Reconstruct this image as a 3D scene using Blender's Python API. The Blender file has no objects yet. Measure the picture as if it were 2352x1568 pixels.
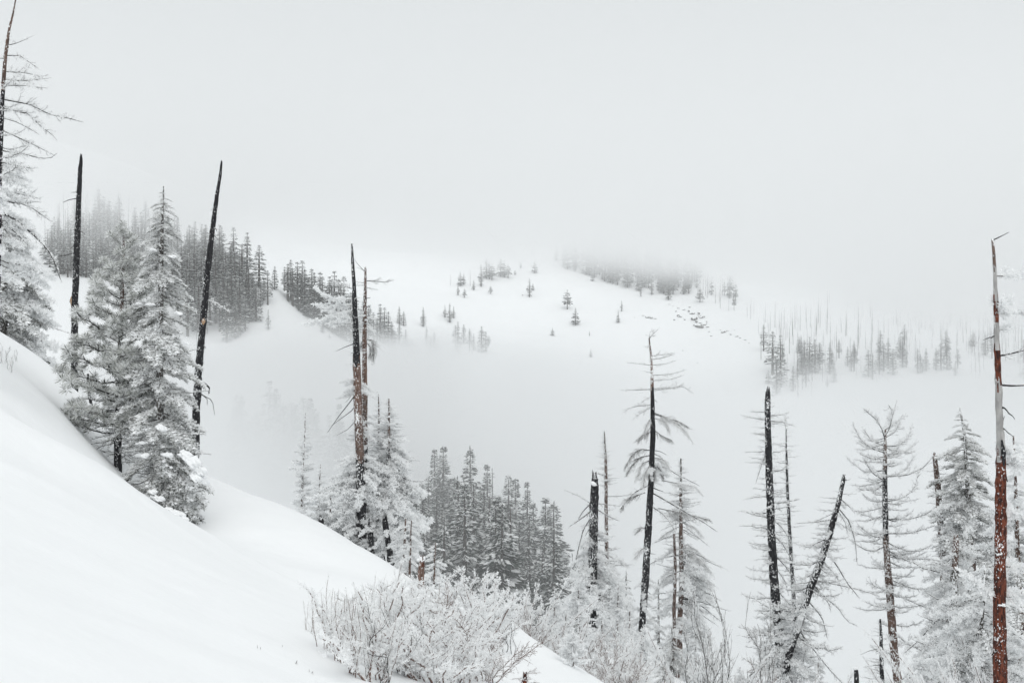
import bpy, math, random
import numpy as np
from mathutils import Matrix, Vector

random.seed(11)
rng = np.random.default_rng(11)
R = math.radians
sc = bpy.context.scene
col = sc.collection

# ------------------------------------------------------------------ camera
F = 2287.0            # focal length in units of a 2352 px wide frame (35 mm lens)
cam = bpy.data.objects.new('camera', bpy.data.cameras.new('camera'))
cam.data.lens = 35.0
cam.data.sensor_width = 36.0
cam.data.clip_end = 6000.0
cam.rotation_euler = (R(90), 0, 0)
col.objects.link(cam)
sc.camera = cam

# ------------------------------------------------------------------ sky, sun, exposure
SUN_EL, SUN_AZ = 55.0, 168.0
w = bpy.data.worlds.new('World')
sc.world = w
w.use_nodes = True
nt = w.node_tree
nt.nodes.clear()
sky = nt.nodes.new('ShaderNodeTexSky')
sky.sky_type = 'NISHITA'
sky.sun_disc = False
sky.sun_elevation = R(SUN_EL)
sky.sun_rotation = R(SUN_AZ)
sky.air_density = 1.0
sky.dust_density = 2.0
hsv = nt.nodes.new('ShaderNodeHueSaturation')
hsv.inputs['Saturation'].default_value = 0.12
nt.links.new(sky.outputs[0], hsv.inputs['Color'])
mixw = nt.nodes.new('ShaderNodeMixRGB')           # closed overcast layer over the clear sky
mixw.inputs[0].default_value = 0.92
mixw.inputs[2].default_value = (7.12, 7.44, 7.58, 1)
nt.links.new(hsv.outputs[0], mixw.inputs[1])
bg = nt.nodes.new('ShaderNodeBackground')
bg.inputs['Strength'].default_value = 0.094
nt.links.new(mixw.outputs[0], bg.inputs['Color'])
wo = nt.nodes.new('ShaderNodeOutputWorld')
nt.links.new(bg.outputs[0], wo.inputs['Surface'])

sun = bpy.data.lights.new('sun', 'SUN')
sun.energy = 1.05
sun.angle = R(50)
sun.color = (1.0, 0.985, 0.96)
so = bpy.data.objects.new('sun', sun)
az = R(SUN_AZ)
sd = Vector((math.sin(az) * math.cos(R(SUN_EL)), math.cos(az) * math.cos(R(SUN_EL)), math.sin(R(SUN_EL))))
so.rotation_euler = (-sd).to_track_quat('-Z', 'Y').to_euler()
col.objects.link(so)

sc.view_settings.view_transform = 'Standard'
sc.view_settings.look = 'None'
sc.view_settings.exposure = 0.18
sc.view_settings.gamma = 1.0
cy = sc.cycles
cy.max_bounces = 12
cy.diffuse_bounces = 8
cy.glossy_bounces = 1
cy.transmission_bounces = 8
cy.transparent_max_bounces = 4
cy.volume_bounces = 5
cy.volume_step_rate = 0.3
cy.volume_max_steps = 96
cy.use_denoising = True
cy.denoising_prefilter = 'ACCURATE'
cy.caustics_reflective = False
cy.caustics_refractive = False

# ------------------------------------------------------------------ helpers
def P(px, py, Y):
    return ((px - 1176.0) / F * Y, Y, (784.0 - py) / F * Y)

def tag(o, label=None, cat=None, group=None, kind=None):
    if label: o['label'] = label
    if cat: o['category'] = cat
    if group: o['group'] = group
    if kind: o['kind'] = kind
    return o

def empty(name, loc, label=None, cat=None, group=None):
    o = bpy.data.objects.new(name, None)
    o.empty_display_size = 0.3
    o.location = loc
    col.objects.link(o)
    return tag(o, label, cat, group)

class MB:
    """collects faces of mixed size and builds ONE mesh"""
    def __init__(self):
        self.v, self.f, self.m, self.n = [], [], [], 0
    def add(self, verts, faces, mat=0):
        verts = np.asarray(verts, float).reshape(-1, 3)
        faces = np.asarray(faces, int)
        self.v.append(verts)
        self.f.append(faces + self.n)
        self.m.append(np.full(len(faces), mat, int) if np.isscalar(mat) else np.asarray(mat, int))
        self.n += len(verts)
    def mesh(self, name, mats, smooth=True):
        me = bpy.data.meshes.new(name)
        v = np.concatenate(self.v)
        me.vertices.add(len(v))
        me.vertices.foreach_set('co', v.ravel().astype(np.float32))
        loops = np.concatenate([a.ravel() for a in self.f])
        tot = np.concatenate([np.full(len(a), a.shape[1], int) for a in self.f])
        me.loops.add(len(loops))
        me.loops.foreach_set('vertex_index', loops.astype(np.int32))
        me.polygons.add(len(tot))
        start = np.concatenate([[0], np.cumsum(tot)[:-1]])
        me.polygons.foreach_set('loop_start', start.astype(np.int32))
        me.polygons.foreach_set('loop_total', tot.astype(np.int32))
        me.polygons.foreach_set('material_index', np.concatenate(self.m).astype(np.int32))
        me.polygons.foreach_set('use_smooth', np.full(len(tot), smooth))
        for m in mats: me.materials.append(m)
        me.update(calc_edges=True)
        return me
    def tube(self, pts, rad, k=6, mat=0, cap=True, jitter=0.0):
        pts = np.asarray(pts, float); n = len(pts)
        rad = np.broadcast_to(np.asarray(rad, float), (n,))
        t = np.gradient(pts, axis=0)
        t /= np.linalg.norm(t, axis=1)[:, None] + 1e-9
        ref = np.array([0.0, 0.0, 1.0]) if abs(t[:, 2]).mean() < 0.8 else np.array([1.0, 0.0, 0.0])
        u = np.cross(t, ref); u /= np.linalg.norm(u, axis=1)[:, None] + 1e-9
        v = np.cross(t, u)
        a = np.arange(k) * 2 * math.pi / k
        rr = rad[:, None] * (1 + (rng.uniform(-jitter, jitter, (n, k)) if jitter else 0))
        ring = pts[:, None, :] + rr[..., None] * (np.cos(a)[None, :, None] * u[:, None] + np.sin(a)[None, :, None] * v[:, None])
        i = np.arange(n - 1)[:, None] * k + np.arange(k)[None]
        j = np.arange(n - 1)[:, None] * k + (np.arange(k)[None] + 1) % k
        f = np.stack([i, j, j + k, i + k], -1).reshape(-1, 4)
        fm = mat if np.isscalar(mat) else (np.asarray(mat)[:n - 1].ravel() if np.ndim(mat) == 2 else np.repeat(np.asarray(mat)[:n - 1], k))
        self.add(ring.reshape(-1, 3), f, fm)
        if cap:
            m_end = mat if np.isscalar(mat) else int(np.asarray(mat).ravel()[-1])
            self.add(ring[-1], [list(range(k))], m_end)
    def prisms(self, a, b, r0, r1, mat=0, k=3):
        """many thin twigs at once: from points a to b"""
        a = np.asarray(a, float).reshape(-1, 3); b = np.asarray(b, float).reshape(-1, 3)
        if not len(a): return
        n = len(a); d = b - a
        d = d / (np.linalg.norm(d, axis=1)[:, None] + 1e-9)
        ref = np.where(np.abs(d[:, 2:3]) < 0.9, np.array([[0, 0, 1.0]]), np.array([[1.0, 0, 0]]))
        u = np.cross(d, ref); u /= np.linalg.norm(u, axis=1)[:, None] + 1e-9
        v = np.cross(d, u)
        an = np.arange(k) * 2 * math.pi / k
        c = np.cos(an)[None, :, None] * u[:, None] + np.sin(an)[None, :, None] * v[:, None]
        r0 = np.broadcast_to(r0, (n,))[:, None, None]; r1 = np.broadcast_to(r1, (n,))[:, None, None]
        V = np.concatenate([a[:, None] + r0 * c, b[:, None] + r1 * c], 1).reshape(-1, 3)
        base = (np.arange(n) * 2 * k)[:, None]
        q = np.stack([np.arange(k), (np.arange(k) + 1) % k, (np.arange(k) + 1) % k + k, np.arange(k) + k], -1)
        self.add(V, (base[:, :, None] + q[None]).reshape(-1, 4), mat)
    def blades(self, base, d, length, width, mat=0):
        """many small pointed blades (kites): rime feathers, needles"""
        base = np.asarray(base, float).reshape(-1, 3); n = len(base)
        if not n: return
        d = np.asarray(d, float).reshape(-1, 3)
        d = d / (np.linalg.norm(d, axis=1)[:, None] + 1e-9)
        s = np.cross(d, rng.normal(size=(n, 3))); s /= np.linalg.norm(s, axis=1)[:, None] + 1e-9
        L = np.broadcast_to(length, (n,))[:, None]; W = np.broadcast_to(width, (n,))[:, None]
        V = np.stack([base, base + d * L * 0.55 + s * W * 0.5, base + d * L, base + d * L * 0.55 - s * W * 0.5], 1).reshape(-1, 3)
        self.add(V, np.arange(n * 4).reshape(-1, 4), mat)

def put(name, me, parent=None, loc=(0, 0, 0), rot=(0, 0, 0), s=1.0):
    o = bpy.data.objects.new(name, me)
    o.location = loc
    o.rotation_euler = rot
    o.scale = (s, s, s) if np.isscalar(s) else s
    if parent is not None: o.parent = parent
    col.objects.link(o)
    return o

# value noise
_perm = rng.permutation(512)
_val = rng.uniform(-1, 1, 512)
def vnoise(x, y):
    xi, yi = np.floor(x).astype(int), np.floor(y).astype(int)
    fx, fy = x - xi, y - yi
    fx = fx * fx * (3 - 2 * fx); fy = fy * fy * (3 - 2 * fy)
    h = lambda a, b: _val[_perm[(_perm[a & 511] + b) & 511]]
    return (h(xi, yi) * (1 - fx) + h(xi + 1, yi) * fx) * (1 - fy) + (h(xi, yi + 1) * (1 - fx) + h(xi + 1, yi + 1) * fx) * fy
def fbm(x, y, o=4):
    s, a = 0, 1.0
    for _ in range(o):
        s = s + a * vnoise(x, y); x = x * 2.03 + 17.1; y = y * 2.03 + 5.7; a *= 0.5
    return s

class TPS:
    def __init__(self, pts, scale, reg=1e-3):
        p = np.asarray(pts, float)
        self.x = p[:, :2] / scale; self.s = scale
        n = len(p)
        K = self.k(self.x, self.x) + reg * np.eye(n)
        Pm = np.c_[np.ones(n), self.x]
        A = np.block([[K, Pm], [Pm.T, np.zeros((3, 3))]])
        self.w = np.linalg.solve(A, np.r_[p[:, 2], 0, 0, 0])
    @staticmethod
    def k(a, b):
        r2 = ((a[:, None] - b[None]) ** 2).sum(-1)
        return 0.5 * r2 * np.log(r2 + 1e-12)
    def __call__(self, x, y):
        x = np.asarray(x, float); q = np.c_[x.ravel(), np.asarray(y, float).ravel()] / self.s
        out = np.empty(len(q))
        for i in range(0, len(q), 20000):
            c = q[i:i + 20000]
            out[i:i + 20000] = self.k(c, self.x) @ self.w[:-3] + np.c_[np.ones(len(c)), c] @ self.w[-3:]
        return out.reshape(x.shape)

# ------------------------------------------------------------------ materials
def mat(name, color, rough=0.9):
    m = bpy.data.materials.new(name); m.use_nodes = True
    b = m.node_tree.nodes['Principled BSDF']
    b.inputs['Base Color'].default_value = (*color, 1)
    b.inputs['Roughness'].default_value = rough
    b.inputs['Specular IOR Level'].default_value = 0.15
    return m, m.node_tree, b

def varied(name, c0, c1, scale, rough=0.9, bump=0.0, bscale=None, stretch=None, detail=4):
    """two tones mixed by noise in object space"""
    m, t, b = mat(name, c0, rough)
    tc = t.nodes.new('ShaderNodeTexCoord')
    src = tc.outputs['Object']
    if stretch:
        mp = t.nodes.new('ShaderNodeMapping'); mp.inputs['Scale'].default_value = stretch
        t.links.new(src, mp.inputs['Vector']); src = mp.outputs[0]
    n = t.nodes.new('ShaderNodeTexNoise'); n.inputs['Scale'].default_value = scale; n.inputs['Detail'].default_value = detail
    t.links.new(src, n.inputs['Vector'])
    r = t.nodes.new('ShaderNodeValToRGB')
    r.color_ramp.elements[0].position = 0.38; r.color_ramp.elements[1].position = 0.62
    r.color_ramp.elements[0].color = (*c0, 1); r.color_ramp.elements[1].color = (*c1, 1)
    t.links.new(n.outputs[0], r.inputs[0]); t.links.new(r.outputs[0], b.inputs['Base Color'])
    if bump:
        n2 = t.nodes.new('ShaderNodeTexNoise'); n2.inputs['Scale'].default_value = bscale or scale * 3; n2.inputs['Detail'].default_value = 5
        t.links.new(src, n2.inputs['Vector'])
        bp = t.nodes.new('ShaderNodeBump'); bp.inputs['Strength'].default_value = bump; bp.inputs['Distance'].default_value = 0.02
        t.links.new(n2.outputs[0], bp.inputs['Height']); t.links.new(bp.outputs[0], b.inputs['Normal'])
    return m, t, b, r

SNOW = (0.90, 0.912, 0.92)
def flecked(name, c0, c1, scale, amount, fscale=21.0, up=0.30, stretch=(1, 1, 0.3)):
    """bark with wind-blown snow stuck to it in flecks, more on faces turned upward"""
    m, t, b, r = varied(name, c0, c1, scale, 0.95, 0.8, scale * 2, stretch)
    tc = t.nodes.new('ShaderNodeTexCoord')
    mp = t.nodes.new('ShaderNodeMapping'); mp.inputs['Scale'].default_value = (1, 1, 0.55)
    t.links.new(tc.outputs['Object'], mp.inputs['Vector'])
    n = t.nodes.new('ShaderNodeTexNoise'); n.inputs['Scale'].default_value = fscale; n.inputs['Detail'].default_value = 5
    t.links.new(mp.outputs[0], n.inputs['Vector'])
    n3 = t.nodes.new('ShaderNodeTexNoise'); n3.inputs['Scale'].default_value = 0.55; n3.inputs['Detail'].default_value = 1
    t.links.new(tc.outputs['Object'], n3.inputs['Vector'])
    g = t.nodes.new('ShaderNodeNewGeometry')
    sp = t.nodes.new('ShaderNodeSeparateXYZ'); t.links.new(g.outputs['Normal'], sp.inputs[0])
    m1 = t.nodes.new('ShaderNodeMath'); m1.operation = 'MULTIPLY_ADD'; m1.inputs[1].default_value = up
    t.links.new(sp.outputs[2], m1.inputs[0]); t.links.new(n.outputs[0], m1.inputs[2])
    m2 = t.nodes.new('ShaderNodeMath'); m2.operation = 'MULTIPLY_ADD'; m2.inputs[1].default_value = 0.6
    wd = t.nodes.new('ShaderNodeVectorMath'); wd.operation = 'DOT_PRODUCT'; wd.inputs[1].default_value = (-0.7, -0.6, 0.2)   # wind side
    t.links.new(g.outputs['Normal'], wd.inputs[0])
    m0 = t.nodes.new('ShaderNodeMath'); m0.operation = 'MULTIPLY_ADD'; m0.inputs[1].default_value = 0.07
    t.links.new(wd.outputs['Value'], m0.inputs[0]); t.links.new(m1.outputs[0], m0.inputs[2])
    t.links.new(n3.outputs[0], m2.inputs[0]); t.links.new(m0.outputs[0], m2.inputs[2])
    r2 = t.nodes.new('ShaderNodeMapRange')
    r2.inputs['From Min'].default_value = 1.035 - amount; r2.inputs['From Max'].default_value = 1.10 - amount
    t.links.new(m2.outputs[0], r2.inputs['Value'])
    mx = t.nodes.new('ShaderNodeMixRGB'); mx.inputs[2].default_value = (*SNOW, 1)
    t.links.new(r2.outputs[0], mx.inputs[0]); t.links.new(r.outputs[0], mx.inputs[1])
    t.links.new(mx.outputs[0], b.inputs['Base Color'])
    return m

M = {}
def snow_mat(name, bumps, c=SNOW):
    m, t, b = mat(name, c, 0.75)
    tc = t.nodes.new('ShaderNodeTexCoord')
    last = None
    for sc_, st, ds in bumps:
        n = t.nodes.new('ShaderNodeTexNoise'); n.inputs['Scale'].default_value = sc_; n.inputs['Detail'].default_value = 4
        t.links.new(tc.outputs['Object'], n.inputs['Vector'])
        bp = t.nodes.new('ShaderNodeBump'); bp.inputs['Strength'].default_value = st; bp.inputs['Distance'].default_value = ds
        t.links.new(n.outputs[0], bp.inputs['Height'])
        if last: t.links.new(last, bp.inputs['Normal'])
        last = bp.outputs[0]
    if last: t.links.new(last, b.inputs['Normal'])
    return m
M['snow'] = snow_mat('snow', [(0.5, 0.25, 0.25), (3.0, 0.25, 0.05), (14.0, 0.2, 0.012), (70.0, 0.3, 0.004)])
M['far_snow'] = snow_mat('far_snow', [(0.03, 0.4, 4.0), (0.15, 0.3, 1.0)])
def icy(name, c, share=0.5):
    """thin ice feathers: half of the light goes through"""
    m, t, b = mat(name, c, 0.85)
    tl = t.nodes.new('ShaderNodeBsdfTranslucent'); tl.inputs['Color'].default_value = (*c, 1)
    mx = t.nodes.new('ShaderNodeMixShader'); mx.inputs[0].default_value = share
    t.links.new(b.outputs[0], mx.inputs[1]); t.links.new(tl.outputs[0], mx.inputs[2])
    t.links.new(mx.outputs[0], t.nodes['Material Output'].inputs['Surface'])
    return m
M['rime'] = icy('rime', (0.965, 0.97, 0.972))
M['rime_grey'] = icy('rime_grey', (0.86, 0.86, 0.855), 0.45)
M['snow_lump'], _, _ = mat('snow_lump', (0.90, 0.91, 0.918), 0.8)
M['char'] = flecked('charred_wood', (0.012, 0.012, 0.014), (0.03, 0.03, 0.033), 14, 0.055)
M['char_snowy'] = flecked('charred_wood_snowy', (0.012, 0.012, 0.014), (0.03, 0.03, 0.033), 14, 0.095)
M['brown'] = flecked('brown_bark', (0.10, 0.062, 0.05), (0.2, 0.13, 0.105), 12, 0.09)
M['brown_snowy'] = flecked('brown_bark_snowy', (0.075, 0.05, 0.042), (0.16, 0.11, 0.09), 12, 0.11)
M['sapling'] = flecked('sapling_bark', (0.075, 0.055, 0.048), (0.15, 0.115, 0.1), 12, 0.27)
M['grey_bark'] = flecked('grey_bark', (0.07, 0.065, 0.06), (0.14, 0.13, 0.12), 12, 0.17)
M['red'] = flecked('red_bark', (0.030, 0.013, 0.011), (0.17, 0.050, 0.028), 17, 0.045, 30)
M['grey_wood'] = flecked('bare_grey_wood', (0.30, 0.295, 0.29), (0.46, 0.45, 0.44), 9, 0.03)
M['orange_wood'] = flecked('fresh_broken_wood', (0.42, 0.27, 0.17), (0.55, 0.40, 0.28), 9, 0.05)
M['twig'], _, _ = mat('twig', (0.16, 0.15, 0.145))
M['twig_dark'], _, _ = mat('twig_dark', (0.03, 0.028, 0.028))
M['twig_red'], _, _ = mat('twig_red', (0.17, 0.115, 0.10))
M['needle'], _, _ = mat('needle', (0.065, 0.072, 0.058))
M['needle_pale'], _, _ = mat('needle_pale', (0.56, 0.57, 0.54))
M['far_needle'], _, _ = mat('far_needle', (0.030, 0.038, 0.034))
M['far_bark'], _, _ = mat('far_bark', (0.06, 0.052, 0.048))
M['rock'] = flecked('rock', (0.09, 0.088, 0.085), (0.2, 0.195, 0.19), 0.5, 0.13, 0.35, 0.5, (1, 1, 1))

# ------------------------------------------------------------------ terrain
near_pts = []
def N(px, py, Y): near_pts.append(P(px, py, Y))
for a in [(0,1568,8),(300,1568,9.5),(600,1568,12),(850,1568,15.5),(1050,1568,18),(1330,1590,23),
          (0,1250,14),(300,1350,15),(600,1400,18.5),(700,1450,18),
          (0,1000,24),(150,1040,26),(300,1150,27.5),(450,1240,29),(650,1300,30),(850,1400,27),
          (0,860,32),(100,900,34),(271,1078,37),(430,1212,35.5),(600,1215,37),(750,1265,37),(900,1345,35),
          (1475,1600,55),(1365,1470,50),(1240,1470,46),(1800,1660,45),(2050,1720,45),(2300,1830,26),(1600,1720,30),(1480,1690,34),(2200,1720,40)]:
    N(*a)
SIL = [(0,765,42),(130,855,44),(200,945,45),(280,1020,46),(470,1090,46),(600,1143,45),(720,1193,45),(830,1268,44),(950,1335,41),(1100,1395,36),(1180,1430,33),(1250,1485,28)]
for a in SIL: N(*a)
for px, py, Y in SIL:
    k = 1.22 if px > 900 else 1.3
    x, y, z = P(px, py, Y * k); near_pts.append((x, y, z - (1.6 if px > 900 else 3.0)))
    if px < 900:
        x, y, z = P(px, py, Y * 1.9); near_pts.append((x, y, z - 16))
near_pts += [(-60, 30, 14), (-60, 70, 4), (-45, 8, 16), (-25, 20, 5.5), (-14, 5, 4.0), (-8, -6, 3), (0, 0, -1.62), (6, 3, -4.5), (20, 5, -10), (40, 20, -22), (60, 60, -45), (30, 95, -44), (0, 100, -45), (-30, 100, -30), (30, -10, -12), (-30, -15, 14)]
_near = TPS(near_pts, 20.0, 2e-3)
LIP = np.array([P(*a)[:2] for a in [(120,985,25.6),(175,1003,26.5),(240,1032,27.5),(333,1142,28.5),(392,1197,29),(446,1214,30),(560,1262,31)]])
def near_h(x, y):
    x = np.asarray(x, float); y = np.asarray(y, float)
    z = _near(x, y)
    z = z + 0.10 * fbm(x * 0.16 + 3, y * 0.10, 3) + 0.022 * fbm(x * 0.9, y * 0.6 + 9, 3) + 0.012 * fbm((x * .8 + y * .6) * .5, (y * .8 - x * .6) * 2.2, 2)
    # wind lip running down to the two tall conifers, with the hollow behind it
    d = np.full(x.shape, 1e9); side = np.zeros(x.shape); tt = np.zeros(x.shape)
    for i in range(len(LIP) - 1):
        a, b = LIP[i], LIP[i + 1]; e = b - a
        t = np.clip(((x - a[0]) * e[0] + (y - a[1]) * e[1]) / (e @ e), 0, 1)
        dx, dy = x - a[0] - t * e[0], y - a[1] - t * e[1]
        dd = np.hypot(dx, dy); s = np.sign(e[0] * dy - e[1] * dx)
        m = dd < d
        d = np.where(m, dd, d); side = np.where(m, s, side); tt = np.where(m, (i + t) / (len(LIP) - 1), tt)
    fade = np.clip(np.minimum(tt / 0.4, (1 - tt) / 0.2), 0, 1)
    z = z + fade * np.where(side > 0, 0.30 * np.exp(-(d / 0.8) ** 2) - 0.40 * np.exp(-((d - 2.2) / 1.5) ** 2), 0.30 * np.exp(-(d / 3.2) ** 2))
    # wind ripples and soft dents
    rx, ry = x * .85 + y * .53, y * .85 - x * .53
    z = z + 0.016 * np.sin(ry * 3.1 + 1.6 * fbm(rx * .35, ry * .3, 2)) * np.clip(fbm(rx * .13 + 7, ry * .2, 2) + .1, 0, 1)
    for px_, py_, Y_, r_, h_ in [(110, 872, 33, 2.6, -.16), (60, 905, 29, 2.4, .14), (95, 1020, 24, 1.3, -.14), (150, 1000, 26, 1.6, .12), (30, 1110, 19, 1.5, .12), (300, 1250, 22, 2.5, .08), (520, 1330, 24, 3.0, -.07), (420, 1420, 16, 2.0, .05)]:
        cx_, cy__ = P(px_, py_, Y_)[:2]
        z = z + h_ * np.exp(-(((x - cx_) / r_) ** 2 + ((y - cy__) / (r_ * 1.7)) ** 2))
    # small drift at the left
    gx, gy = P(40, 1090, 20)[:2]
    u = (x - gx) * 0.8 + (y - gy) * 0.6; v = -(x - gx) * 0.6 + (y - gy) * 0.8
    z = z + 0.16 * np.exp(-(u / 2.2) ** 2) * (np.tanh(v / 0.35) * 0.5 + 0.5) * np.exp(-(np.maximum(v, 0) / 2.2) ** 2)
    return z

def grid_mesh(name, xs, ys, hf, m):
    X, Y = np.meshgrid(xs, ys)
    Z = hf(X, Y)
    nx, ny = len(xs), len(ys)
    i = (np.arange(ny - 1)[:, None] * nx + np.arange(nx - 1)[None]).ravel()
    f = np.stack([i, i + 1, i + nx + 1, i + nx], -1)
    b = MB(); b.add(np.stack([X, Y, Z], -1).reshape(-1, 3), f)
    return put(name, b.mesh(name, [m]))

slope = grid_mesh('snow_slope', np.r_[np.linspace(-60, -26, 30), np.linspace(-25.8, 14, 210), np.linspace(14.4, 60, 60)],
                  np.r_[np.linspace(-15, 4, 20), np.linspace(4.2, 52, 250), np.linspace(52.5, 100, 60)], near_h, M['snow'])
tag(slope, 'smooth white snow slope falling from left to right', 'snow slope', kind='structure')

far_pts = []
def FP(px, py, Y, dz=0):
    x, y, z = P(px, py, Y); far_pts.append((x, y, z + dz))
# gully and forested spur on the near side of the valley
for a in [(1000,1325,205),(1250,1420,190),(1100,1500,155),(1230,1560,145),(850,1230,235),(700,1180,260),(1330,1560,185),(1450,1800,180),
          (900,1600,140),(600,1500,140)]: FP(*a)
for x, y, z in [(-30,110,-60),(-90,120,-50),(30,110,-70),(80,120,-80),(-60,330,-95),(0,300,-100),(60,300,-110),(150,300,-115),(-200,250,-60),
                (300,250,-110),(0,420,-70),(150,420,-90),(300,420,-100),(-150,380,-60)]: far_pts.append((x, y, z))
# left ridge with its bare flank
for a in [(150,640,500),(100,560,560),(300,570,560),(470,620,560),(450,780,480),(560,800,470),(530,745,500),(600,705,530),(632,664,540),(640,740,505),(700,718,545),(740,800,500),
          (800,775,555),(860,815,560),(620,850,430),(300,800,430),(100,800,420),(0,700,480),(800,880,480),(100,470,640),(0,400,700),(350,500,680),(600,600,680)]: FP(*a)
# gully behind the flank
for a in [(660,690,600),(720,735,600),(790,770,600),(850,790,610),(700,650,680),(800,690,680),(900,790,650),(940,820,650)]: FP(*a)
# the open dome
for a in [(980,800,720),(1000,700,880),(900,655,900),(760,630,900),(1040,655,960),(1160,634,1010),(1235,612,1050),(1060,810,760),(1110,806,780),(1030,742,860),
          (1303,711,930),(1323,747,900),(1420,741,900),(1357,821,800),(1237,845,760),(1300,620,1050),(1420,657,1010),(1500,680,980),(1540,690,960),(1560,740,900),(1620,760,880),(1500,830,800),
          (1400,880,700),(1670,908,720),(1740,826,760),(1720,790,800),(1600,900,700),(1200,900,640),(1000,880,600),(1700,740,880)]: FP(*a)
# right hillside
for a in [(1784,905,690),(1864,909,680),(1906,859,740),(1995,865,740),(2161,850,760),(2350,860,760),(1800,760,860),(2000,740,900),(2200,740,900),(2400,740,900),(1900,690,960),(2200,660,1000),(2500,650,1000),(2600,860,760),(2000,930,640),(2300,930,640)]: FP(*a)
# crests going on up into the cloud, then over
for a in [(1150,590,1180),(1300,560,1200),(1500,580,1200),(900,590,1150),(700,560,1000),(1800,600,1150),(300,380,900),(2200,560,1200)]: FP(*a)
far_pts += [(-900,1600,150),(0,1700,120),(900,1700,150),(-900,600,160),(-700,300,20),(1000,700,80),(900,300,-40)]
_far = TPS(far_pts, 300.0, 1e-3)
def far_h(x, y):
    x = np.asarray(x, float); y = np.asarray(y, float)
    return _far(x, y) + (2.6 * fbm(x * 0.014, y * 0.014 + 4, 4) + 1.3 * (1 - np.abs(fbm(x * 0.03 + 5, y * 0.007, 2)))) * np.clip((y - 250) / 250, 0.3, 1)
hills = grid_mesh('mountainside', np.linspace(-1000, 1100, 420), np.linspace(96, 1700, 380), far_h, M['far_snow'])
tag(hills, 'snow covered mountainside across the valley', 'mountainside', kind='structure')

def ray_far(px, py, y0=420.0, y1=1300.0):
    """where the line of sight through a picture point meets the far hills"""
    ys = np.linspace(y0, y1, 900)
    xs, zs = (px - 1176) / F * ys, (784 - py) / F * ys
    below = far_h(xs, ys) > zs
    i = int(np.argmax(below)) if below.any() else len(ys) - 1
    return float(xs[i]), float(ys[i]), float(far_h(xs[i:i + 1], ys[i:i + 1])[0])

# ------------------------------------------------------------------ haze and fog
def volume_mat(name, density, color=(0.97, 0.975, 0.98), aniso=0.2):
    m = bpy.data.materials.new(name); m.use_nodes = True
    t = m.node_tree; t.nodes.clear()
    v = t.nodes.new('ShaderNodeVolumePrincipled')
    v.inputs['Color'].default_value = (*color, 1)
    v.inputs['Density'].default_value = density
    v.inputs['Anisotropy'].default_value = aniso
    o = t.nodes.new('ShaderNodeOutputMaterial')
    t.links.new(v.outputs[0], o.inputs['Volume'])
    return m, t, v
def box(name, lo, hi, m):
    x0, y0, z0 = lo; x1, y1, z1 = hi
    b = MB()
    b.add([(x0,y0,z0),(x1,y0,z0),(x1,y1,z0),(x0,y1,z0),(x0,y0,z1),(x1,y0,z1),(x1,y1,z1),(x0,y1,z1)],
          [(0,3,2,1),(4,5,6,7),(0,1,5,4),(1,2,6,5),(2,3,7,6),(3,0,4,7)])
    return put(name, b.mesh(name, [m], False))

hm, _, _ = volume_mat('haze_air', 0.00028, (0.985, 0.99, 0.992), 0.0)
tag(box('haze', (-1100, -60, -180), (1200, 1800, 330), hm), 'thin pale winter haze filling the valley air', 'haze', kind='stuff')

class NG:
    """small helper for scalar node maths"""
    def __init__(self, t): self.t = t
    def m(self, op, a, b=None, c=None, clamp=False):
        n = self.t.nodes.new('ShaderNodeMath'); n.operation = op; n.use_clamp = clamp
        for i, q in enumerate((a, b, c)):
            if q is None: continue
            if isinstance(q, (int, float)): n.inputs[i].default_value = q
            else: self.t.links.new(q, n.inputs[i])
        return n.outputs[0]
    def ramp(self, x, a, b):
        n = self.t.nodes.new('ShaderNodeMapRange'); n.interpolation_type = 'SMOOTHSTEP'
        n.inputs['From Min'].default_value = a; n.inputs['From Max'].default_value = b
        self.t.links.new(x, n.inputs['Value'])
        return n.outputs[0]
    def pos(self):
        g = self.t.nodes.new('ShaderNodeNewGeometry'); s = self.t.nodes.new('ShaderNodeSeparateXYZ')
        self.t.links.new(g.outputs['Position'], s.inputs[0])
        return g.outputs['Position'], s.outputs[0], s.outputs[1], s.outputs[2]
    def noise(self, v, scale, detail=2.0):
        n = self.t.nodes.new('ShaderNodeTexNoise'); n.inputs['Scale'].default_value = scale; n.inputs['Detail'].default_value = detail
        self.t.links.new(v, n.inputs['Vector'])
        return n.outputs[0]

# fog lying in the valley: even up to its top, which rolls up and down a little
vm, t, v = volume_mat('valley_fog_air', 0.0, (0.972, 0.978, 0.982))
g = NG(t); pos, x, y, z = g.pos()
nz = g.m('SUBTRACT', g.noise(pos, 0.012, 3), 0.5)
zz = g.m('MULTIPLY_ADD', nz, 46.0, z)                       # z + 34*(noise-.5)
zz = g.m('MULTIPLY_ADD', g.m('SUBTRACT', g.ramp(x, 10.0, 90.0), g.m('MULTIPLY', g.ramp(x, 130.0, 230.0), 0.5)), 18.0, zz)
zz = g.m('MULTIPLY_ADD', g.ramp(x, -60.0, -150.0), 9.0, zz)    # its top sinks to the right
top = g.m('SUBTRACT', 1.0, g.ramp(zz, -38.0, 8.0))
nearf = g.ramp(y, 92.0, 220.0)
thick = g.m('MULTIPLY_ADD', g.ramp(x, -14.0, -60.0), 6.6, 1.15)
t.links.new(g.m('MULTIPLY', g.m('MULTIPLY', top, nearf), g.m('MULTIPLY', thick, 0.0078)), v.inputs['Density'])
tag(box('fog_bank', (-700, 88, -150), (800, 1250, 14), vm), 'pale fog bank filling the valley between the near trees and the mountain', 'fog bank', kind='stuff')

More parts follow.
